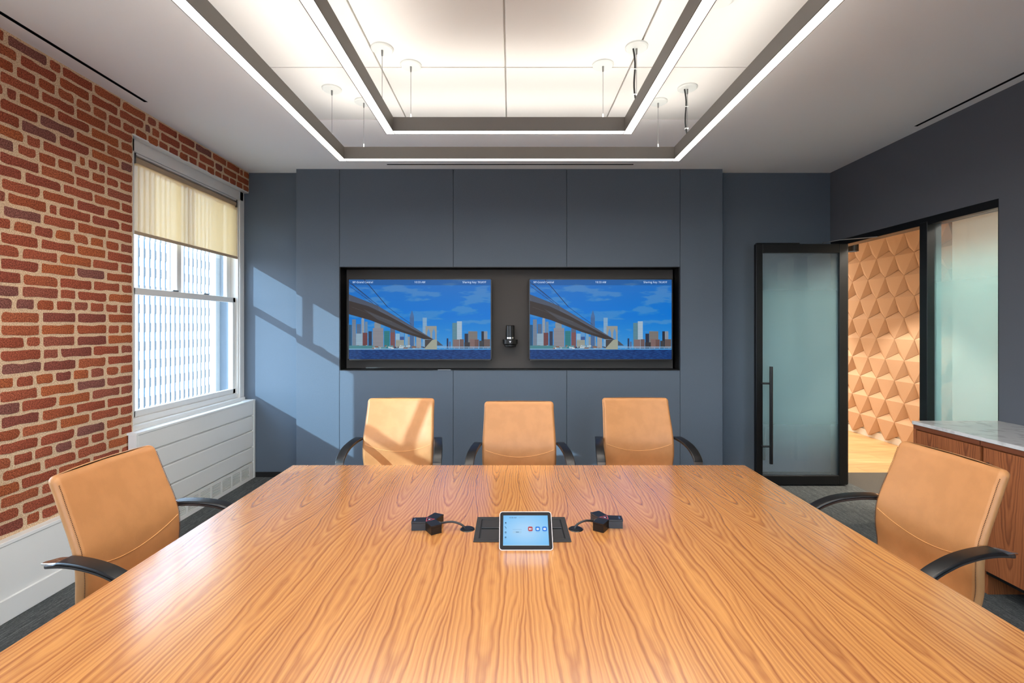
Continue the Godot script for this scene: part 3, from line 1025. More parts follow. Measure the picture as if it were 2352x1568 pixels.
func door_and_sidelight() -> void:
	var K: StandardMaterial3D = M.black_frame
	var f := structure("trim_1")
	# frame round doorway and sidelight
	part("head", bx(XR + 0.002, XR + 0.115, 2.318, 2.376, 3.237, DB, 0.003), K, f)
	part("jamb", bx(XR + 0.002, XR + 0.022, 0.0, 2.318, 4.71, DB, 0.003), K, f)
	part("mullion", bx(XR - 0.004, XR + 0.11, 0.0, 2.34, 3.79, 3.862, 0.003), K, f)
	part("edge_strip", bx(XR + 0.001, XR + 0.11, 0.0, 2.34, 3.237, 3.243), K, f)
	var w := structure("window_3")
	part("glass_pane", bx(XR + 0.056, XR + 0.064, 0.0, 2.318, 3.243, 3.79), M.pane, w)
	part("frosted_film", film_pane(XR + 0.062, XR + 0.07, 0.0, 2.318, 3.243, 3.79), M.frosted, w)
	part("frosted_film", film_pane(XR + 0.05, XR + 0.058, 0.0, 2.318, 3.243, 3.79), M.frosted, w)
	# open door leaf, swung square to its wall
	var d := structure("door_1")
	var xa := 2.345
	var xb := 3.215
	var y1 := 2.312
	var da := 4.655
	var db := 4.70
	part("latch_stile", bx(xa, xa + 0.062, 0.012, y1, da, db, 0.003), K, d)
	part("hinge_stile", bx(xb - 0.075, xb, 0.012, y1, da, db, 0.003), K, d)
	part("top_rail", bx(xa + 0.062, xb - 0.075, y1 - 0.085, y1, da, db, 0.003), K, d)
	part("bottom_rail", bx(xa + 0.062, xb - 0.075, 0.012, 0.10, da, db, 0.003), K, d)
	part("glass_pane", bx(xa + 0.06, xb - 0.073, 0.098, y1 - 0.083, da + 0.025, da + 0.033), M.pane, d)
	part("frosted_film", film_pane(xa + 0.06, xb - 0.073, 0.098, y1 - 0.083, da + 0.018, da + 0.026), M.frosted, d)
	part("frosted_film", film_pane(xa + 0.06, xb - 0.073, 0.098, y1 - 0.083, da + 0.032, da + 0.04), M.frosted, d)
	part("edge_seal", bx(xa - 0.004, xa, 0.02, y1 - 0.01, da + 0.01, db - 0.01), M.black, d)
	part("closer_body", bx(xa + 0.01, xa + 0.42, y1, y1 + 0.012, da + 0.005, db - 0.005, 0.003), K, d)
	for side in [-1, 1]:
		var dd := da - 0.045 if side < 0 else db + 0.045
		var pu := MB.new()
		pu.tube([V(xa + 0.118, 0.225, dd), V(xa + 0.118, 1.145, dd)], 0.015, 16)
		var o := part("pull_handle", pu, M.black_frame, d)
		for y in [0.39, 0.985]:
			var st := MB.new()
			st.tube([V(xa + 0.045, y, da if side < 0 else db), V(xa + 0.045, y, dd), V(xa + 0.118, y, dd)], 0.009, 10)
			part("standoff", st, M.black_frame, o)
	var arm := MB.new()
	arm.tube([V(2.985, 2.322, 4.67), V(3.05, 2.326, 4.52), V(3.235, 2.314, 4.30)], 0.005, 8)
	part("closer_arm", arm, M.steel, d)

func corridor() -> void:
	var f := structure("floor_hall")
	part("hall_carpet", bx(XR + 0.06, 5.2, -0.12, 0.0, 1.0, 5.09), M.carpet_hall, f)
	part("subfloor", bx(XR - 0.2, 5.2, -0.14, -0.02, 5.09, 9.2), M.plate, f)
	var d := 5.092
	var i := 0
	while d < 9.1:
		var cut := XR + 0.5 + (i * 0.61 - floorf(i * 0.61 / 1.3) * 1.3)
		part("plank", bx(XR - 0.18, cut - 0.001, -0.02, 0.0, d, d + 0.176, 0.0015), M.planks[i % 3], f)
		part("plank", bx(cut + 0.001, 5.2, -0.02, 0.0, d, d + 0.176, 0.0015), M.planks[(i + 1) % 3], f)
		d += 0.178
		i += 1
	var c := structure("ceiling_hall")
	part("plaster", bx(XR + 0.12, 5.3, 2.76, 2.86, 0.9, DB + 0.12), M.hall_white, c)
	part("plaster", bx(XR - 0.2, 5.3, 2.76, 2.86, DB + 0.12, 9.2), M.hall_white, c)
	var w := structure("wall_hall")
	part("plain_wall", bx(4.80, 5.1, 0.0, 2.76, 0.9, 5.30), M.hall_white, w)
	part("tile_backing", bx(4.96, 5.1, 0.0, 2.76, 5.30, 9.2), M.hall_white, w)
	part("end_wall", bx(XR - 0.2, 5.3, 0.0, 2.76, 9.1, 9.2), M.hall_white, w)
	part("near_end_wall", bx(XR + 0.12, 5.3, 0.0, 2.76, 0.9, 1.0), M.hall_white, w)
	part("side_wall", bx(XR - 0.12, XR + 0.0, 0.0, 2.76, DB + 0.12, 9.2), M.hall_white, w)
	part("hall_skirting", bx(4.945, 4.96, 0.0, 0.09, 5.30, 9.1), M.trim_white, w)
	# folded hexagon tiles: alternate corners stand out from the wall
	var a := 0.177
	var hw := a * sqrt(3.0) / 2
	var base := 4.955
	var high := 0.06
	for row in range(0, 12):
		for col in range(0, 13):
			var cy := 0.10 + a * 0.62 + row * 1.5 * a
			var cd := 5.455 + col * 2 * hw + (hw if row % 2 else 0.0)
			if cy - a > 2.7 or cd + hw > 9.0: continue
			var mb := MB.new()
			var P := []
			for k in 6:
				var th := PI / 2 - k * PI / 3
				var y := clampf(cy + sin(th) * (a - 0.0022), 0.012, 2.755)
				var dd := cd - cos(th) * (a - 0.0022)     # seen from the room, smaller depth lies to the right
				var h := high if k % 2 == 1 else 0.006
				P.append(V(base - h, y, dd))
			# k: 0 top, 1 upper right, 2 lower right, 3 bottom, 4 lower left, 5 upper left
			mb.flat(P[5], P[1], P[3], Vector3.LEFT)
			mb.flat(P[5], P[0], P[1], Vector3.LEFT)
			mb.flat(P[1], P[2], P[3], Vector3.LEFT)
			mb.flat(P[3], P[4], P[5], Vector3.LEFT)
			for k in 6:
				var p: Vector3 = P[k]
				var q: Vector3 = P[(k + 1) % 6]
				var cc := V(base, cy, cd)
				mb.flat(p, q, Vector3(base, q.y, q.z), (p + q) / 2 - cc)
				mb.flat(p, Vector3(base, q.y, q.z), Vector3(base, p.y, p.z), (p + q) / 2 - cc)
			part("wall_tile", mb, M.fibre_tile, w)
	# black cylinder downlights; the second and third are unseen, added to brighten the corridor
	var k := 0
	for at in [[4.10, 5.85, 2.42], [4.10, 7.6, 2.42], [4.10, 4.0, 2.42]]:
		var l := thing("downlight", ["black cylinder downlight hanging just beyond the open glass door", "added black cylinder downlight, unseen, farther along the corridor past the doorway", "added black cylinder downlight, unseen, in the corridor behind the frosted sidelight"][k], "light", Vector3.ZERO, "corridor downlights")
		var b := MB.new()
		b.lathe(V(at[0], 0, at[1]), [Vector2(0.055, at[2]), Vector2(0.063, at[2]), Vector2(0.063, 2.76), Vector2(0.0, 2.76)], 28)
		b.lathe(V(at[0], 0, at[1]), [Vector2(0.055, at[2] + 0.03), Vector2(0.055, at[2])], 28)
		part("housing", b, M.black_frame, l)
		var g := MB.new()
		g.lathe(V(at[0], 0, at[1]), [Vector2(0.0, at[2] + 0.02), Vector2(0.055, at[2] + 0.02)], 28)
		part("lamp_lens", g, M.led, l)
		var s := SpotLight3D.new()
		s.name = "downlight_beam"
		s.position = V(at[0], at[2] + 0.005, at[1])
		s.rotation_degrees.x = -90
		s.spot_angle = 46
		s.spot_angle_attenuation = 0.35
		s.spot_range = 8
		s.spot_attenuation = 2.0
		s.light_size = 0.05
		s.light_color = Color(1.0, 0.95, 0.88)
		s.light_energy = 2.6
		s.shadow_enabled = true
		l.add_child(s)
		k += 1
	# added flat light panels, out of view, to brighten the corridor
	k = 0
	for at in [[4.05, 3.4], [4.05, 8.4]]:
		var l := thing("added_light_panel", ["unseen square light panel added to the corridor ceiling behind the sidelight", "unseen square light panel added farther along the corridor ceiling"][k], "light", Vector3.ZERO, "added corridor light panels")
		part("frame", bx(at[0] - 0.31, at[0] + 0.31, 2.735, 2.76, at[1] - 0.31, at[1] + 0.31, 0.003), M.trim_white, l)
		part("diffuser", bx(at[0] - 0.285, at[0] + 0.285, 2.731, 2.735, at[1] - 0.285, at[1] + 0.285), M.led, l)
		area(l, V(at[0], 2.728, at[1]), Vector2(0.57, 0.57), -90, 3.7, Color(1.0, 0.96, 0.90))
		k += 1

func area(parent: Node3D, at: Vector3, size: Vector2, tilt: float, energy: float, c: Color) -> void:
	var l := AreaLight3D.new()
	l.name = "area_glow"
	l.position = at
	l.rotation_degrees.x = tilt
	l.area_size = size
	l.light_color = c
	l.light_energy = energy
	l.set("area_range", 12.0)
	l.set("area_attenuation", 2.0)
	l.shadow_enabled = true
	parent.add_child(l, true)

func street() -> void:
	# office tower across the street: white fins over blue glass, dark window at every floor
	var b := thing("office_tower", "tall white finned office tower seen outside through the window", "building", Vector3.ZERO)
	var X := -75.0
	part("core", bx(X - 12, X, -40, 70, 60, 170), M.facade_glass, b)
	var fin := bx(-0.22, 0.0, -40, 70, -0.42, 0.42)
	var fm := fin.mesh()
	var wm := bx(0.0, 0.12, -0.95, 0.95, -0.33, 0.33).mesh()
	var mod := 1.52
	var i := 0
	var d := 70.0
	while d < 160.0:
		var shown := d > 86.0 and d < 134.0
		var f := part("fin", fm, M.fin, b)
		f.position = V(X + 0.22, 0, d)
		if shown:
			for fl in range(-4, 7):
				var o := part("window", wm, M.facade_window, b)
				o.position = V(X + 0.02, 1.2 + fl * 3.8, d + mod / 2)
		d += mod
		i += 1

# ---------------------------------------------------------------- ceiling lights

func ring_light(called: String, hw: float, da: float, db: float, label: String, energy: float) -> void:
	var cx := -0.01
	var l := thing(called, label, "light", Vector3.ZERO, "linear pendant lights")
	var w := 0.055
	var y0 := 2.675
	var y1 := 2.755
	var bars := [[cx - hw, cx - hw + w, da, db], [cx + hw - w, cx + hw, da, db], [cx - hw + w, cx + hw - w, db - w, db], [cx - hw + w, cx + hw - w, da, da + w]]
	for b in bars:
		var t := 0.004
		var mb := MB.new()
		var along_x: bool = (b[1] - b[0]) > (b[3] - b[2])
		# two side plates and a web: a channel open above and below
		if along_x:
			mb.box(b[0], b[1], y0, y1, b[2], b[2] + t); mb.box(b[0], b[1], y0, y1, b[3] - t, b[3])
		else:
			mb.box(b[0], b[0] + t, y0, y1, b[2], b[3]); mb.box(b[1] - t, b[1], y0, y1, b[2], b[3])
		mb.box(b[0] + (0.0 if along_x else t), b[1] - (0.0 if along_x else t), y0 + 0.012, y1 - 0.012, b[2] + (t if along_x else 0.0), b[3] - (t if along_x else 0.0))
		var bar := part("bar", mb, M.lamp_metal, l)
		var a0: float = b[0] + (0.0 if along_x else t)
		var a1: float = b[1] - (0.0 if along_x else t)
		var c0: float = b[2] + (t if along_x else 0.0)
		var c1: float = b[3] - (t if along_x else 0.0)
		part("light_strip", bx(a0, a1, y0 + 0.002, y0 + 0.012, c0, c1), M.led, bar)
		part("light_strip", bx(a0, a1, y1 - 0.012, y1 - 0.004, c0, c1), M.led, bar)
		var sz := Vector2(a1 - a0, c1 - c0)
		var mid := V((a0 + a1) / 2, 0, (c0 + c1) / 2)
		var len := maxf(sz.x, sz.y)
		area(bar, mid + Vector3.UP * (y0 + 0.0005), sz, -90, energy * len / 2.4, Color(1.0, 0.975, 0.94))
		area(bar, mid + Vector3.UP * (y1 - 0.002), sz, 90, energy * 0.31 * len / 2.4, Color(1.0, 0.965, 0.92))

func canopy(at: Vector2, corded: bool, label: String, group: String) -> void:
	var o := V(at.x, 0, at.y)
	var t := thing("ceiling_canopy", label, "light mount", Vector3.ZERO, group)
	var d := MB.new()
	d.lathe(o, [Vector2(0.0, CEIL - 0.014), Vector2(0.056, CEIL - 0.014), Vector2(0.062, CEIL - 0.009), Vector2(0.062, CEIL)], 32)
	part("disc", d, M.canopy, t)
	var g := MB.new()
	g.lathe(o, [Vector2(0.0, CEIL - 0.045), Vector2(0.005, CEIL - 0.045), Vector2(0.006, CEIL - 0.014)], 12)
	part("gripper", g, M.steel, t)
	var w := MB.new()
	w.tube([o + Vector3.UP * (CEIL - 0.044), o + Vector3.UP * 2.77, o + Vector3.UP * 2.745], 0.0016, 6)
	part("wire", w, M.wire, t)
	var f := MB.new()
	f.lathe(o, [Vector2(0.004, 2.75), Vector2(0.004, 2.785), Vector2(0.0, 2.785)], 10)
	part("ferrule", f, M.canopy, t)
	if corded:
		var c := MB.new()
		var pts := []
		for k in 13:
			var u := k / 12.0
			pts.append(o + Vector3(-0.018 + 0.016 * u + 0.006 * sin(u * 7.0), lerpf(CEIL - 0.014, 2.745, u), 0.0))
		c.tube(pts, 0.0052, 8)
		var cd := part("power_cord", c, M.cord, t)
		for y in [2.95, 2.81]:
			var z := MB.new()
			z.box(at.x - 0.016, at.x + 0.006, y, y + 0.004, at.y - 0.007, at.y + 0.007)
			part("tie", z, M.canopy, cd)

func ceiling_fittings() -> void:
	var gi := "canopies of the inner ring light"
	var go := "canopies of the outer ring light"
	canopy(Vector2(-0.717, 2.72), false, "white ceiling canopy holding the inner ring's side bar toward the brick wall", gi)
	canopy(Vector2(-0.592, 2.892), false, "white ceiling canopy holding the inner ring's end bar, brick wall side", gi)
	canopy(Vector2(0.698, 2.705), true, "white ceiling canopy with black cord feeding the inner ring light", gi)
	canopy(Vector2(0.547, 2.889), false, "white ceiling canopy holding the inner ring's end bar, doorway side", gi)
	canopy(Vector2(-1.168, 3.185), false, "white ceiling canopy holding the outer ring's side bar toward the brick wall", go)
	canopy(Vector2(-1.014, 3.366), false, "white ceiling canopy holding the outer ring's end bar, brick wall side", go)
	canopy(Vector2(1.148, 3.168), true, "white ceiling canopy with black cord feeding the outer ring light", go)
	canopy(Vector2(1.018, 3.366), false, "white ceiling canopy holding the outer ring's end bar, doorway side", go)
	var s := thing("ceiling_sensor", "small round white ceiling sensor between the two ring lights", "sensor")
	var d := MB.new()
	d.lathe(V(1.0, 0, 2.31), [Vector2(0.0, CEIL - 0.018), Vector2(0.045, CEIL - 0.018), Vector2(0.06, CEIL - 0.008), Vector2(0.06, CEIL)], 28)
	part("dome", d, M.canopy, s)

# ---------------------------------------------------------------- furniture

func table() -> void:
	var x0 := -1.235
	var x1 := 1.325
	var d1 := 2.765
	var d0 := 0.925
	var t := thing("conference_table", "large conference table with flame-grained veneer top in warm walnut tones", "table")
	# cut-out for the power module and two cable holes stays covered by their plates
	var mb := MB.new()
	var y := 0.74
	mb.quad_uv(V(x0, y, d0), V(x1, y, d0), V(x1, y, d1), V(x0, y, d1), Vector3.UP, Vector2(0, 1), Vector2(1, 1), Vector2(1, 0), Vector2(0, 0))
	part("veneer_top", mb, M.table_top, t)
	var ed := MB.new()
	ed.box(x0, x1, y - 0.032, y - 0.0006, d0, d1, 0.0)
	part("edge_band", ed, M.table_edge, t)
	for d in [1.35, 2.25]:
		part("pedestal", bx(-0.75, 0.84, 0.0, y - 0.032, d - 0.04, d + 0.04, 0.003), M.walnut, t)
	part("stretcher", bx(-0.1, 0.19, 0.06, y - 0.032, 1.39, 2.21, 0.003), M.walnut, t)

func smooth(pts: Array, steps: int) -> Array:
	var out := []
	for i in pts.size() - 1:
		var a = pts[maxi(i - 1, 0)]
		var b = pts[i]
		var c = pts[i + 1]
		var d = pts[mini(i + 2, pts.size() - 1)]
		for k in steps:
			out.append(b.cubic_interpolate(c, a, d, float(k) / steps))
	out.append(pts[-1])
	return out

func back_z(y: float) -> float:
	var P := [Vector2(0.012, 0.44), Vector2(0.0, 0.54), Vector2(0.004, 0.62), Vector2(0.0, 0.70), Vector2(-0.016, 0.76), Vector2(-0.05, 0.85), Vector2(-0.083, 0.94), Vector2(-0.105, 1.0), Vector2(-0.12, 1.05)]
	for i in P.size() - 1:
		if y <= P[i + 1].y:
			var u: float = (y - P[i].y) / (P[i + 1].y - P[i].y)
			var a: Vector2 = P[maxi(i - 1, 0)]
			var d: Vector2 = P[mini(i + 2, P.size() - 1)]
			return cubic_interpolate(P[i].x, P[i + 1].x, a.x, d.x, u)
	return P[-1].x

func back_w(y: float) -> float:
	return lerpf(0.252, 0.243, smoothstep(0.68, 0.96, y)) - 0.012 * (1.0 - smoothstep(0.47, 0.62, y))

func make_chair() -> Node3D:
	var c := thing("conference_chair", "tan leather conference chair", "chair", Vector3.ZERO, "tan leather conference chairs")
	# back: stadium sections stacked up the profile, thinned at the top edge
	var T := 0.021
	var rings := []
	var ys := []
	for i in 26: ys.append(lerpf(0.455, 0.975, i / 25.0))
	for i in range(1, 9):
		ys.append(0.975 + 0.025 * sin(i / 8.0 * PI / 2))
	for y in ys:
		var s := clampf((y - 0.975) / 0.025, 0, 0.999)
		var shrink := 1.0 - sqrt(1.0 - s * s)
		var th := T * maxf(0.06, 1.0 - shrink * 0.9)
		var hwid := back_w(y) - 0.024 * shrink
		var ring := []
		var z0 := back_z(y)
		var nf := 12
		for k in nf + 1:
			var u := lerpf(-1, 1, float(k) / nf)
			ring.append(Vector3(u * (hwid - th), y, z0 + 0.026 * u * u + th + 0.006 * (1.0 - u * u)))
		for k in range(1, 8):
			var a := PI / 2 - k * PI / 8
			ring.append(Vector3((hwid - th) + cos(a) * th, y, z0 + 0.026 + sin(a) * th))
		for k in nf + 1:
			var u := lerpf(1, -1, float(k) / nf)
			ring.append(Vector3(u * (hwid - th), y, z0 + 0.026 * u * u - th))
		for k in range(1, 8):
			var a := -PI / 2 - k * PI / 8
			ring.append(Vector3(-(hwid - th) + cos(a) * th, y, z0 + 0.026 + sin(a) * th))
		rings.append(ring)
	var bk := MB.new()
	bk.loft(rings)
	var back := part("backrest", bk, M.leather, c)
	var fz := func(u, y): return back_z(y) + 0.026 * u * u + T + 0.006 * (1.0 - u * u)
	# seam across the waist and stitching down the edges
	var seam := []
	for k in 25:
		var u := lerpf(-1, 1, k / 24.0)
		var y := 0.69 - 0.052 * (1.0 - u * u)
		seam.append(Vector3(u * (back_w(y) - T), y, fz.call(u, y) + 0.0004))
	var sb := MB.new()
	sb.tube(seam, 0.0016, 6)
	part("waist_seam", sb, M.thread, back)
	for s in [-1, 1]:
		var st := MB.new()
		for k in 80:
			var y := 0.50 + k * 0.0059
			var x: float = s * (back_w(y) - T * 0.35)
			st.lbox(Vector3(x - 0.0008, y, back_z(y) + 0.026 + T * 0.80), Vector3(x + 0.0008, y + 0.0038, back_z(y) + 0.026 + T * 0.80 + 0.0022))
		var so := part("stitching", st, M.thread_dark, back)
		so.set_meta("kind", "stuff")
	# seat
	var sr := []
	for i in 15:
		var u := i / 14.0
		var z := lerpf(0.0, 0.52, u)
		var th := 0.032 * sqrt(maxf(0.05, 1.0 - pow(absf(u * 2 - 1), 6)))
		var yy := 0.455 - 0.02 * sin(u * PI) - 0.03 * pow(maxf(0, u - 0.75) / 0.25, 2)
		var hwid := 0.25 - 0.02 * pow(absf(u * 2 - 1), 4)
		var ring := []
		for k in 24:
			var a := TAU * k / 24
			ring.append(Vector3(signf(cos(a)) * pow(absf(cos(a)), 0.4) * hwid, yy + signf(sin(a)) * pow(absf(sin(a)), 0.6) * th, z))
		sr.append(ring)
	var sm := MB.new()
	sm.loft(sr)
	part("seat", sm, M.leather, c)
	# arms
	for s in [-1, 1]:
		var cl := smooth([Vector3(0.276, 0.716, -0.045), Vector3(0.284, 0.722, 0.03), Vector3(0.298, 0.716, 0.12), Vector3(0.312, 0.694, 0.21), Vector3(0.319, 0.645, 0.295), Vector3(0.315, 0.565, 0.335), Vector3(0.295, 0.485, 0.315), Vector3(0.235, 0.432, 0.22)], 5)
		var metal := MB.new()
		var pad := MB.new()
		var rm := []
		var rp := []
		for i in cl.size():
			var p: Vector3 = cl[i]
			var tan_: Vector3 = (cl[mini(i + 1, cl.size() - 1)] - cl[maxi(i - 1, 0)]).normalized()
			var side := Vector3(1, 0, 0)
			side = (side - tan_ * side.dot(tan_)).normalized()
			var up := tan_.cross(side).normalized()
			if i < 18 and up.y < 0: up = -up
			elif i >= 18 and up.z < 0: up = -up
			var hw := 0.0275 if i < 24 else 0.022
			if i == 0: hw = 0.014
			var r1 := []
			for q in [[-1, -0.5], [-0.9, -1], [0.9, -1], [1, -0.5], [1, 0.5], [0.9, 1], [-0.9, 1], [-1, 0.5]]:
				var w: Vector3 = p + side * q[0] * hw + up * q[1] * 0.0065
				r1.append(Vector3(w.x * s, w.y, w.z))
			rm.append(r1)
			if i >= 3 and i <= 21:
				var r2 := []
				var e := 0.4 if (i == 3 or i == 21) else 1.0
				for q in [[-1, 0.0], [-1, 0.6], [-0.82, 1], [0.82, 1], [1, 0.6], [1, 0.0]]:
					var w: Vector3 = p + side * q[0] * (hw + 0.0015) + up * (0.003 + q[1] * 0.011 * e)
					r2.append(Vector3(w.x * s, w.y, w.z))
				rp.append(r2)
		metal.loft(rm)
		pad.loft(rp)
		var arm := part("armrest", metal, M.bronze, c)
		part("arm_pad", pad, M.arm_pad, arm)
		var tip := MB.new()
		var rt := []
		for i in 5:
			var p: Vector3 = cl[i] if i else cl[0] + Vector3(0, -0.001, -0.022)
			var r3 := []
			var g: float = [0.35, 0.85, 1.0, 1.0, 1.0][i]
			for q in [[-1, -0.5], [-0.8, -1], [0.8, -1], [1, -0.5], [1, 0.5], [0.8, 1], [-0.8, 1], [-1, 0.5]]:
				r3.append(Vector3((p.x + q[0] * 0.0245 * g) * s, p.y + 0.002 + q[1] * 0.0095 * g, p.z))
			rt.append(r3)
		tip.loft(rt)
		part("arm_tip", tip, M.chrome, arm)
	# underframe
	var col := MB.new()
	col.lathe(Vector3(0, 0, 0.24), [Vector2(0.0, 0.10), Vector2(0.035, 0.10), Vector2(0.035, 0.24), Vector2(0.022, 0.25), Vector2(0.022, 0.40), Vector2(0.10, 0.405), Vector2(0.10, 0.425)], 20)
	part("column", col, M.chrome, c)
	for k in 5:
		var a := TAU * k / 5 + 0.3
		var dir := Vector3(sin(a), 0, cos(a))
		var o := Vector3(0, 0, 0.24)
		var lg := MB.new()
		var rr := []
		for q in [[0.02, 0.125, 0.026], [0.15, 0.115, 0.02], [0.30, 0.085, 0.015]]:
			var cc: Vector3 = o + dir * q[0] + Vector3.UP * q[1]
			var sd := dir.cross(Vector3.UP)
			rr.append([cc + sd * q[2] + Vector3.UP * 0.012, cc - sd * q[2] + Vector3.UP * 0.012, cc - sd * q[2] - Vector3.UP * 0.012, cc + sd * q[2] - Vector3.UP * 0.012])
		lg.loft(rr)
		var leg := part("leg", lg, M.chrome, c)
		var cs := MB.new()
		var cw: Vector3 = o + dir * 0.30 + Vector3.UP * 0.03
		var sd2 := dir.cross(Vector3.UP)
		for e in [-1, 1]:
			var ra := []
			for w in [0.006, 0.022]:
				var r4 := []
				for q in 16:
					var th := TAU * q / 16
					r4.append(cw + sd2 * e * w + dir * cos(th) * 0.03 + Vector3.UP * sin(th) * 0.03)
				ra.append(r4)
			cs.loft(ra)
		cs.tube([cw, cw + Vector3.UP * 0.06], 0.006, 8)
		part("caster", cs, M.black_frame, leg)
	return c

func chairs() -> void:
	var proto := make_chair()
	var spots := [
		[-0.80, 3.495, 0.0, "tan leather chair in window sunlight, in the row before the screens"],
		[0.058, 3.345, 0.0, "tan leather chair in the middle of the row before the screens"],
		[0.915, 3.515, 0.0, "tan leather chair at the doorway end of the row before the screens"],
		[-1.533, 1.945, 90.0, "tan leather chair drawn up before the brick wall and white heater cover"],
		[1.74, 2.02, -90.0, "tan leather chair drawn up before the walnut cabinets"]]
	for i in spots.size():
		var o: Node3D = proto
		if i > 0:
			o = proto.duplicate()
			o.name = numbered("conference_chair")
			add_child(o)
		o.position = V(spots[i][0], 0, spots[i][1])
		o.rotation_degrees.y = spots[i][2]
		o.set_meta("label", spots[i][3])

func cabinets() -> void:
	var xf := 2.675
	var xb := XR - 0.002
	var top := solid("countertop", bx(2.665, xb, 0.878, 0.90, 0.9, 3.24, 0.002), M.marble, "pale marble countertop along the dark wall over walnut cabinets", "countertop")
	var units := [[3.235, 2.777], [2.773, 2.02], [2.016, 1.26]]
	var lab := ["walnut drawer cabinet at the end nearest the doorway", "walnut door cabinet beside the drawer cabinet", "walnut door cabinet farthest from the doorway"]
	for i in 3:
		var a: float = units[i][1]
		var b: float = units[i][0]
		var u := thing("cabinet", lab[i], "cabinet", Vector3.ZERO, "walnut cabinets along the dark wall")
		part("body", bx(xf + 0.022, xb, 0.145, 0.85, a, b, 0.001), M.walnut, u)
		part("top_rail", bx(xf - 0.004, xb, 0.85, 0.877, a, b, 0.001), M.walnut_rail, u)
		if i == 0:
			part("plinth", bx(xf + 0.045, xb, 0.0, 0.145, a, b - 0.02, 0.001), M.walnut, u)
			part("end_panel", bx(xf - 0.002, xb, 0.145, 0.85, b - 0.018, b + 0.002, 0.001), M.walnut, u)
			var ys := [0.845, 0.63, 0.39, 0.148]
			for k in 3:
				var dr := part("drawer", bx(xf, xf + 0.02, ys[k + 1] + 0.003, ys[k] - 0.003, a + 0.004, b - 0.02, 0.0015), M.walnut, u)
				var yc: float = ys[k] - 0.083
				var hb := MB.new()
				hb.box(xf - 0.03, xf - 0.018, yc - 0.006, yc + 0.006, a + 0.165, a + 0.295, 0.002)
				hb.box(xf - 0.02, xf, yc - 0.004, yc + 0.004, a + 0.175, a + 0.185)
				hb.box(xf - 0.02, xf, yc - 0.004, yc + 0.004, a + 0.275, a + 0.285)
				part("pull", hb, M.pulls, dr)
		else:
			var n := 2 if i == 2 else 1
			for k in n:
				var p := lerpf(b, a, float(k) / n)
				var q := lerpf(b, a, float(k + 1) / n)
				var dr := part("door", bx(xf, xf + 0.02, 0.15, 0.842, q + 0.004, p - 0.012, 0.0015), M.walnut, u)
				var hb := MB.new()
				var dh := p - 0.062
				hb.box(xf - 0.03, xf - 0.018, 0.64, 0.77, dh - 0.006, dh + 0.006, 0.002)
				hb.box(xf - 0.02, xf, 0.65, 0.66, dh - 0.004, dh + 0.004)
				hb.box(xf - 0.02, xf, 0.75, 0.76, dh - 0.004, dh + 0.004)
				part("pull", hb, M.pulls, dr)
			part("underside", bx(xf + 0.03, xb, 0.12, 0.145, a, b), M.black_frame, u)
			if i == 2: part("plinth", bx(xf + 0.045, xb, 0.0, 0.12, a, b - 0.1, 0.001), M.walnut, u)

func words(text: String, em: float, at: Vector3, m: Material, parent: Node3D, align := HORIZONTAL_ALIGNMENT_CENTER, turn := Basis()) -> void:
	var tm := TextMesh.new()
	var f := SystemFont.new()
	f.font_names = PackedStringArray(["Droid Sans"])
	tm.font = f
	tm.text = text
	tm.font_size = 32
	tm.pixel_size = em / 32.0
	tm.depth = 0.0006
	tm.horizontal_alignment = align
	var o := part("lettering", tm, m, parent)
	o.transform = Transform3D(turn, at)

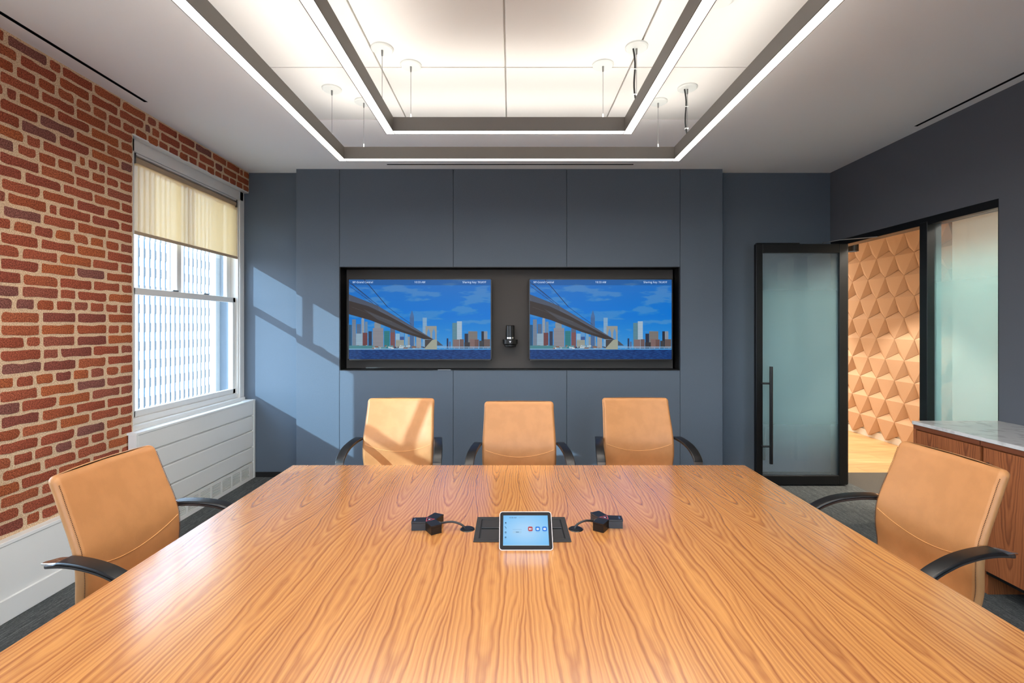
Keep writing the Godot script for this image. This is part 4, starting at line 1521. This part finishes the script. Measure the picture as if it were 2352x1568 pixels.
func screens() -> void:
	var pic := skyline_picture()
	var em := mat(Color(0.01, 0.01, 0.01), 0.45, 0.0, 0.3)
	em.emission_enabled = true
	em.emission_texture = pic
	em.emission_operator = BaseMaterial3D.EMISSION_OP_MULTIPLY
	em.emission = Color.WHITE
	em.emission_energy_multiplier = 0.56
	var tx := mat(Color(0.7, 0.75, 0.8), 0.5)
	tx.emission_enabled = true
	tx.emission = Color(0.72, 0.80, 0.88)
	tx.emission_energy_multiplier = 0.35
	var k := 0
	for cx in [-0.908, 0.900]:
		var t := thing("wall_display", ["wide flat display in the niche on the side toward the window", "wide flat display in the niche on the side toward the doorway"][k], "display", Vector3.ZERO, "displays in the niche")
		var hw := 0.717
		var y0 := 1.185
		var y1 := 2.0
		var fd := 4.87
		part("cabinet", bx(cx - hw, cx + hw, y0, y1, fd + 0.004, fd + 0.055, 0.004), M.tv_frame, t)
		var fr := MB.new()
		var b := 0.009
		fr.box(cx - hw, cx + hw, y1 - b, y1, fd, fd + 0.006); fr.box(cx - hw, cx + hw, y0, y0 + b * 1.4, fd, fd + 0.006)
		fr.box(cx - hw, cx - hw + b, y0, y1, fd, fd + 0.006); fr.box(cx + hw - b, cx + hw, y0, y1, fd, fd + 0.006)
		part("bezel", fr, M.tv_frame, t)
		var s := MB.new()
		var q0 := V(cx - hw + b, y0 + b * 1.4, fd + 0.003)
		var q1 := V(cx + hw - b, y1 - b, fd + 0.003)
		s.quad_uv(q0, Vector3(q1.x, q0.y, q0.z), q1, Vector3(q0.x, q1.y, q0.z), Vector3.BACK, Vector2(0, 1), Vector2(1, 1), Vector2(1, 0), Vector2(0, 0))
		var sc := part("screen", s, em, t)
		var mt := MB.new()
		mt.box(cx - 0.3, cx + 0.3, y0 + 0.2, y1 - 0.2, fd + 0.055, 5.0)
		part("mount", mt, M.black_matte, t)
		var z := fd + 0.0024
		words("NY-Grand Central", 0.026, V(cx - 0.57, y1 - 0.035, z), tx, sc)
		words("10:33 AM", 0.026, V(cx, y1 - 0.035, z), tx, sc)
		words("Sharing Key: TKUKYF", 0.026, V(cx + 0.545, y1 - 0.035, z), tx, sc)
		k += 1
	# room camera between the displays
	var c := thing("room_camera", "dark cylinder conference camera on a round base between the two displays", "camera")
	var o := V(0.0, 0, 4.90)
	var x := -0.005
	o.x = x
	var body := MB.new()
	body.lathe(o, [Vector2(0.043, 1.415), Vector2(0.043, 1.53), Vector2(0.039, 1.536), Vector2(0.0, 1.536)], 32)
	part("barrel", body, M.camera_body, c)
	var ring := MB.new()
	ring.lathe(o, [Vector2(0.0, 1.396), Vector2(0.041, 1.396), Vector2(0.0435, 1.401), Vector2(0.043, 1.415)], 32)
	part("bright_ring", ring, M.chrome, c)
	var ba := MB.new()
	ba.lathe(o, [Vector2(0.066, 1.342), Vector2(0.074, 1.350), Vector2(0.076, 1.392), Vector2(0.03, 1.396)], 32)
	ba.lathe(o, [Vector2(0.0, 1.315), Vector2(0.05, 1.317), Vector2(0.061, 1.326), Vector2(0.062, 1.338), Vector2(0.058, 1.342), Vector2(0.066, 1.342)], 32)
	part("base", ba, M.camera_body, c)
	part("bracket", bx(x - 0.03, x + 0.03, 1.35, 1.39, 4.93, 5.0, 0.002), M.camera_body, c)
	var lg := MB.new()
	var zf := -(4.90 - 0.0765)
	lg.tri(Vector3(x - 0.012, 1.378, zf), Vector3(x + 0.012, 1.378, zf), Vector3(x, 1.362, zf), Vector3.BACK, Vector3.BACK, Vector3.BACK)
	part("emblem", lg, M.print_white, c)

func frame_prism(outer: PackedVector2Array, k: float, y: float, t: Transform3D) -> MB:
	# flat outline of a polygon, width by scaling towards its centre
	var mb := MB.new()
	var c := Vector2.ZERO
	for p in outer: c += p
	c /= outer.size()
	for i in outer.size():
		var a := outer[i]
		var b := outer[(i + 1) % outer.size()]
		var a2 := c + (a - c) * k
		var b2 := c + (b - c) * k
		mb.quad(t * Vector3(a.x, y, a.y), t * Vector3(b.x, y, b.y), t * Vector3(b2.x, y, b2.y), t * Vector3(a2.x, y, a2.y), (t.basis * Vector3.UP).normalized())
	return mb

func dongle(at: Vector2, flip: float, label: String, hole: Vector2) -> void:
	var t := thing("sharing_pod", label, "pod", Vector3.ZERO, "three-armed sharing pods")
	var y := 0.7403
	var w := 0.0215
	var L := 0.066
	var poly := PackedVector2Array()
	# three arms, the first away from the cable; plan (x, z)
	var inr := w / sin(PI / 3)
	for k in 3:
		var a := PI + k * TAU / 3
		var dir := Vector2(cos(a), sin(a))
		var nrm := Vector2(-dir.y, dir.x)
		var notch_dir := Vector2(cos(a - PI / 3), sin(a - PI / 3))
		poly.append(notch_dir * inr)
		poly.append(dir * L - nrm * w)
		poly.append(dir * L + nrm * w)
	for i in poly.size():
		poly[i].x *= flip
	var T := Transform3D(Basis(Vector3.UP, 0.06 * flip), V(at.x, y, at.y))
	var b := MB.new()
	b.prism(poly, 0.0, 0.0265, T)
	part("body", b, M.plastic, t)
	var inner := PackedVector2Array()
	for p in poly: inner.append(p * 1.015)
	var lid := MB.new()
	lid.prism(inner, 0.0275, 0.034, T)
	part("lid", lid, M.plastic, t)
	var tri := PackedVector2Array()
	for k in 3:
		var a := k * TAU / 3
		tri.append(Vector2(cos(a) * flip, sin(a)) * 0.022)
	var em := part("emblem", frame_prism(tri, 0.86, 0.0343, T), M.print_red, t)
	var dot := MB.new()
	dot.prism(PackedVector2Array([Vector2(-0.004, -0.002), Vector2(0.004, -0.002), Vector2(0.003, 0.002), Vector2(-0.003, 0.002)]), 0.034, 0.0343, T)
	part("emblem_mark", dot, M.print_white, em)
	var pr := MB.new()
	pr.box(-0.003, 0.003, 0.034, 0.0342, -0.011, 0.011, 0.0, T * Transform3D(Basis(), Vector3(-0.056 * flip, 0, 0)))
	part("print", pr, M.print_blue, t)
	# short cable to its grommet
	var p0: Vector3 = T * Vector3(0.022 * flip, 0.018, 0)
	var g := V(hole.x, y + 0.004, hole.y)
	var pts := smooth([p0, p0 + Vector3(0.022 * flip, 0.001, 0), p0.lerp(g, 0.55) + Vector3(0, 0.016, 0), p0.lerp(g, 0.85) + Vector3(0, 0.010, 0), g + Vector3(-0.004 * flip, -0.004, 0)], 8)
	var cb := MB.new()
	cb.tube(pts, 0.0042, 10)
	var co := part("cable", cb, M.plate, t)
	var sr := MB.new()
	sr.tube([p0, p0 + Vector3(0.022 * flip, 0.001, 0)], 0.0062, 10)
	part("strain_relief", sr, M.plate, co)

func grommet(at: Vector2, label: String) -> void:
	var t := thing("cable_grommet", label, "grommet", Vector3.ZERO, "round cable grommets in the table")
	var o := V(at.x, 0.74, at.y)
	var r := MB.new()
	r.lathe(o, [Vector2(0.0, 0.0018), Vector2(0.021, 0.0018), Vector2(0.0215, 0.003), Vector2(0.026, 0.0028), Vector2(0.0285, 0.0004), Vector2(0.0285, 0.0)], 36)
	part("ring", r, M.plastic, t)
	var l := MB.new()
	var poly := PackedVector2Array()
	for k in 22:
		var a := -2.3 + k * 4.6 / 21.0
		poly.append(Vector2(cos(a), sin(a)) * 0.020)
	l.prism(poly, 0.0018, 0.0036, Transform3D(Basis(Vector3.UP, 0.0 if at.x < 0 else PI), o))
	part("cap", l, M.plastic, t)

func table_things() -> void:
	var y := 0.74
	# power module let into the top
	var p := thing("power_module", "black rectangular flush power module with two lids in the tabletop", "power module")
	var x0 := -0.137
	var x1 := 0.222
	var a := 1.78
	var b := 2.007
	var fr := MB.new()
	var w := 0.024
	fr.box(x0, x1, y + 0.0004, y + 0.004, a, a + w, 0.0008); fr.box(x0, x1, y + 0.0004, y + 0.004, b - w, b, 0.0008)
	fr.box(x0, x0 + w * 0.8, y + 0.0004, y + 0.004, a + w, b - w, 0.0008); fr.box(x1 - w * 0.8, x1, y + 0.0004, y + 0.004, a + w, b - w, 0.0008)
	part("frame", fr, M.plate, p)
	part("well", bx(x0 + 0.01, x1 - 0.01, y + 0.0002, y + 0.0006, a + 0.01, b - 0.01), M.black, p)
	var mid := (a + b) / 2
	part("lid", bx(x0 + 0.024, x1 - 0.024, y + 0.0008, y + 0.0036, a + w + 0.002, mid - 0.006, 0.0008), M.plate, p)
	part("lid", bx(x0 + 0.024, x1 - 0.024, y + 0.0008, y + 0.0036, mid + 0.006, b - w - 0.002, 0.0008), M.plate, p)
	part("finger_strip", bx(x0 + 0.024, x1 - 0.024, y + 0.002, y + 0.0042, mid + 0.004, mid + 0.008), M.steel, p)
	grommet(Vector2(-0.168, 1.895), "round black cable grommet on the brick wall side of the power module")
	grommet(Vector2(0.253, 1.895), "round black cable grommet on the doorway side of the power module")
	dongle(Vector2(-0.318, 1.905), 1.0, "black three-armed sharing pod on the brick wall side of the tablet", Vector2(-0.172, 1.895))
	dongle(Vector2(0.372, 1.925), -1.0, "black three-armed sharing pod on the doorway side of the tablet", Vector2(0.245, 1.898))
	# touch tablet leaning back on a wedge
	var t := thing("touch_tablet", "small touch tablet with lit blue screen standing on the table", "tablet")
	var o := V(0.0545, y, 1.712)
	var tilt := deg_to_rad(-43.5)
	var T := Transform3D(Basis(Vector3.RIGHT, tilt), o)
	var hw := 0.0955
	var H := 0.140
	var rr := func(hx, y0, y1, r):
		var q := PackedVector2Array()
		for c in [[hx - r, y1 - r, 0.0], [-hx + r, y1 - r, PI / 2], [-hx + r, y0 + r, PI], [hx - r, y0 + r, 1.5 * PI]]:
			for k in 7:
				var th: float = c[2] + k * PI / 12
				q.append(Vector2(c[0] + cos(th) * r, -(c[1] + sin(th) * r)))
		return q
	# prisms run up y; turn them so that the outline faces the viewer
	var F := T * Transform3D(Basis(Vector3.RIGHT, PI / 2), Vector3.ZERO)
	var body := MB.new()
	body.prism(rr.call(hw, 0.002, H, 0.011), -0.009, 0.0, F)
	part("rim", body, M.tablet_rim, t)
	var bz := MB.new()
	bz.prism(rr.call(hw - 0.0022, 0.0042, H - 0.0022, 0.009), 0.0, 0.0008, F)
	part("bezel", bz, M.bezel, t)
	var em := mat(Color(0.01, 0.01, 0.01), 0.4, 0.0, 0.3)
	em.emission_enabled = true
	em.emission_texture = tablet_picture()
	em.emission_operator = BaseMaterial3D.EMISSION_OP_MULTIPLY
	em.emission = Color.WHITE
	em.emission_energy_multiplier = 0.58
	var sc := MB.new()
	var sx := 0.0815
	var s0 := 0.018
	var s1 := 0.125
	var zz := 0.0011
	sc.quad_uv(T * Vector3(-sx, s0, zz), T * Vector3(sx, s0, zz), T * Vector3(sx, s1, zz), T * Vector3(-sx, s1, zz), T.basis * Vector3.BACK, Vector2(0, 1), Vector2(1, 1), Vector2(1, 0), Vector2(0, 0))
	var scr := part("screen", sc, em, t)
	var ink := mat(Color(0.05, 0.16, 0.28), 0.6)
	words("10:33 AM", 0.0065, T * Vector3(-0.047, 0.1165, zz + 0.0002), ink, scr, HORIZONTAL_ALIGNMENT_CENTER, T.basis)
	# wedge foot behind
	var wd := MB.new()
	var A := T * Vector3(0, 0.012, -0.009)
	var B := T * Vector3(0, H - 0.02, -0.009)
	for s in [-1.0, 1.0]:
		var q := Vector3(s * 0.07, 0, 0)
		wd.flat(A + q, B + q, Vector3(B.x, y + 0.0005, B.z) + q, Vector3(s, 0, 0))
		wd.flat(A + q, Vector3(B.x, y + 0.0005, B.z) + q, Vector3(A.x, y + 0.0005, A.z) + q, Vector3(s, 0, 0))
	var q1 := Vector3(0.07, 0, 0)
	var B0 := Vector3(B.x, y + 0.0005, B.z)
	var A0 := Vector3(A.x, y + 0.0005, A.z)
	wd.quad(B - q1, B + q1, B0 + q1, B0 - q1, Vector3.FORWARD)
	wd.quad(A - q1, A + q1, B + q1, B - q1, (T.basis * Vector3.BACK))
	wd.quad(A0 - q1, A0 + q1, B0 + q1, B0 - q1, Vector3.DOWN)
	part("foot", wd, M.plastic, t)
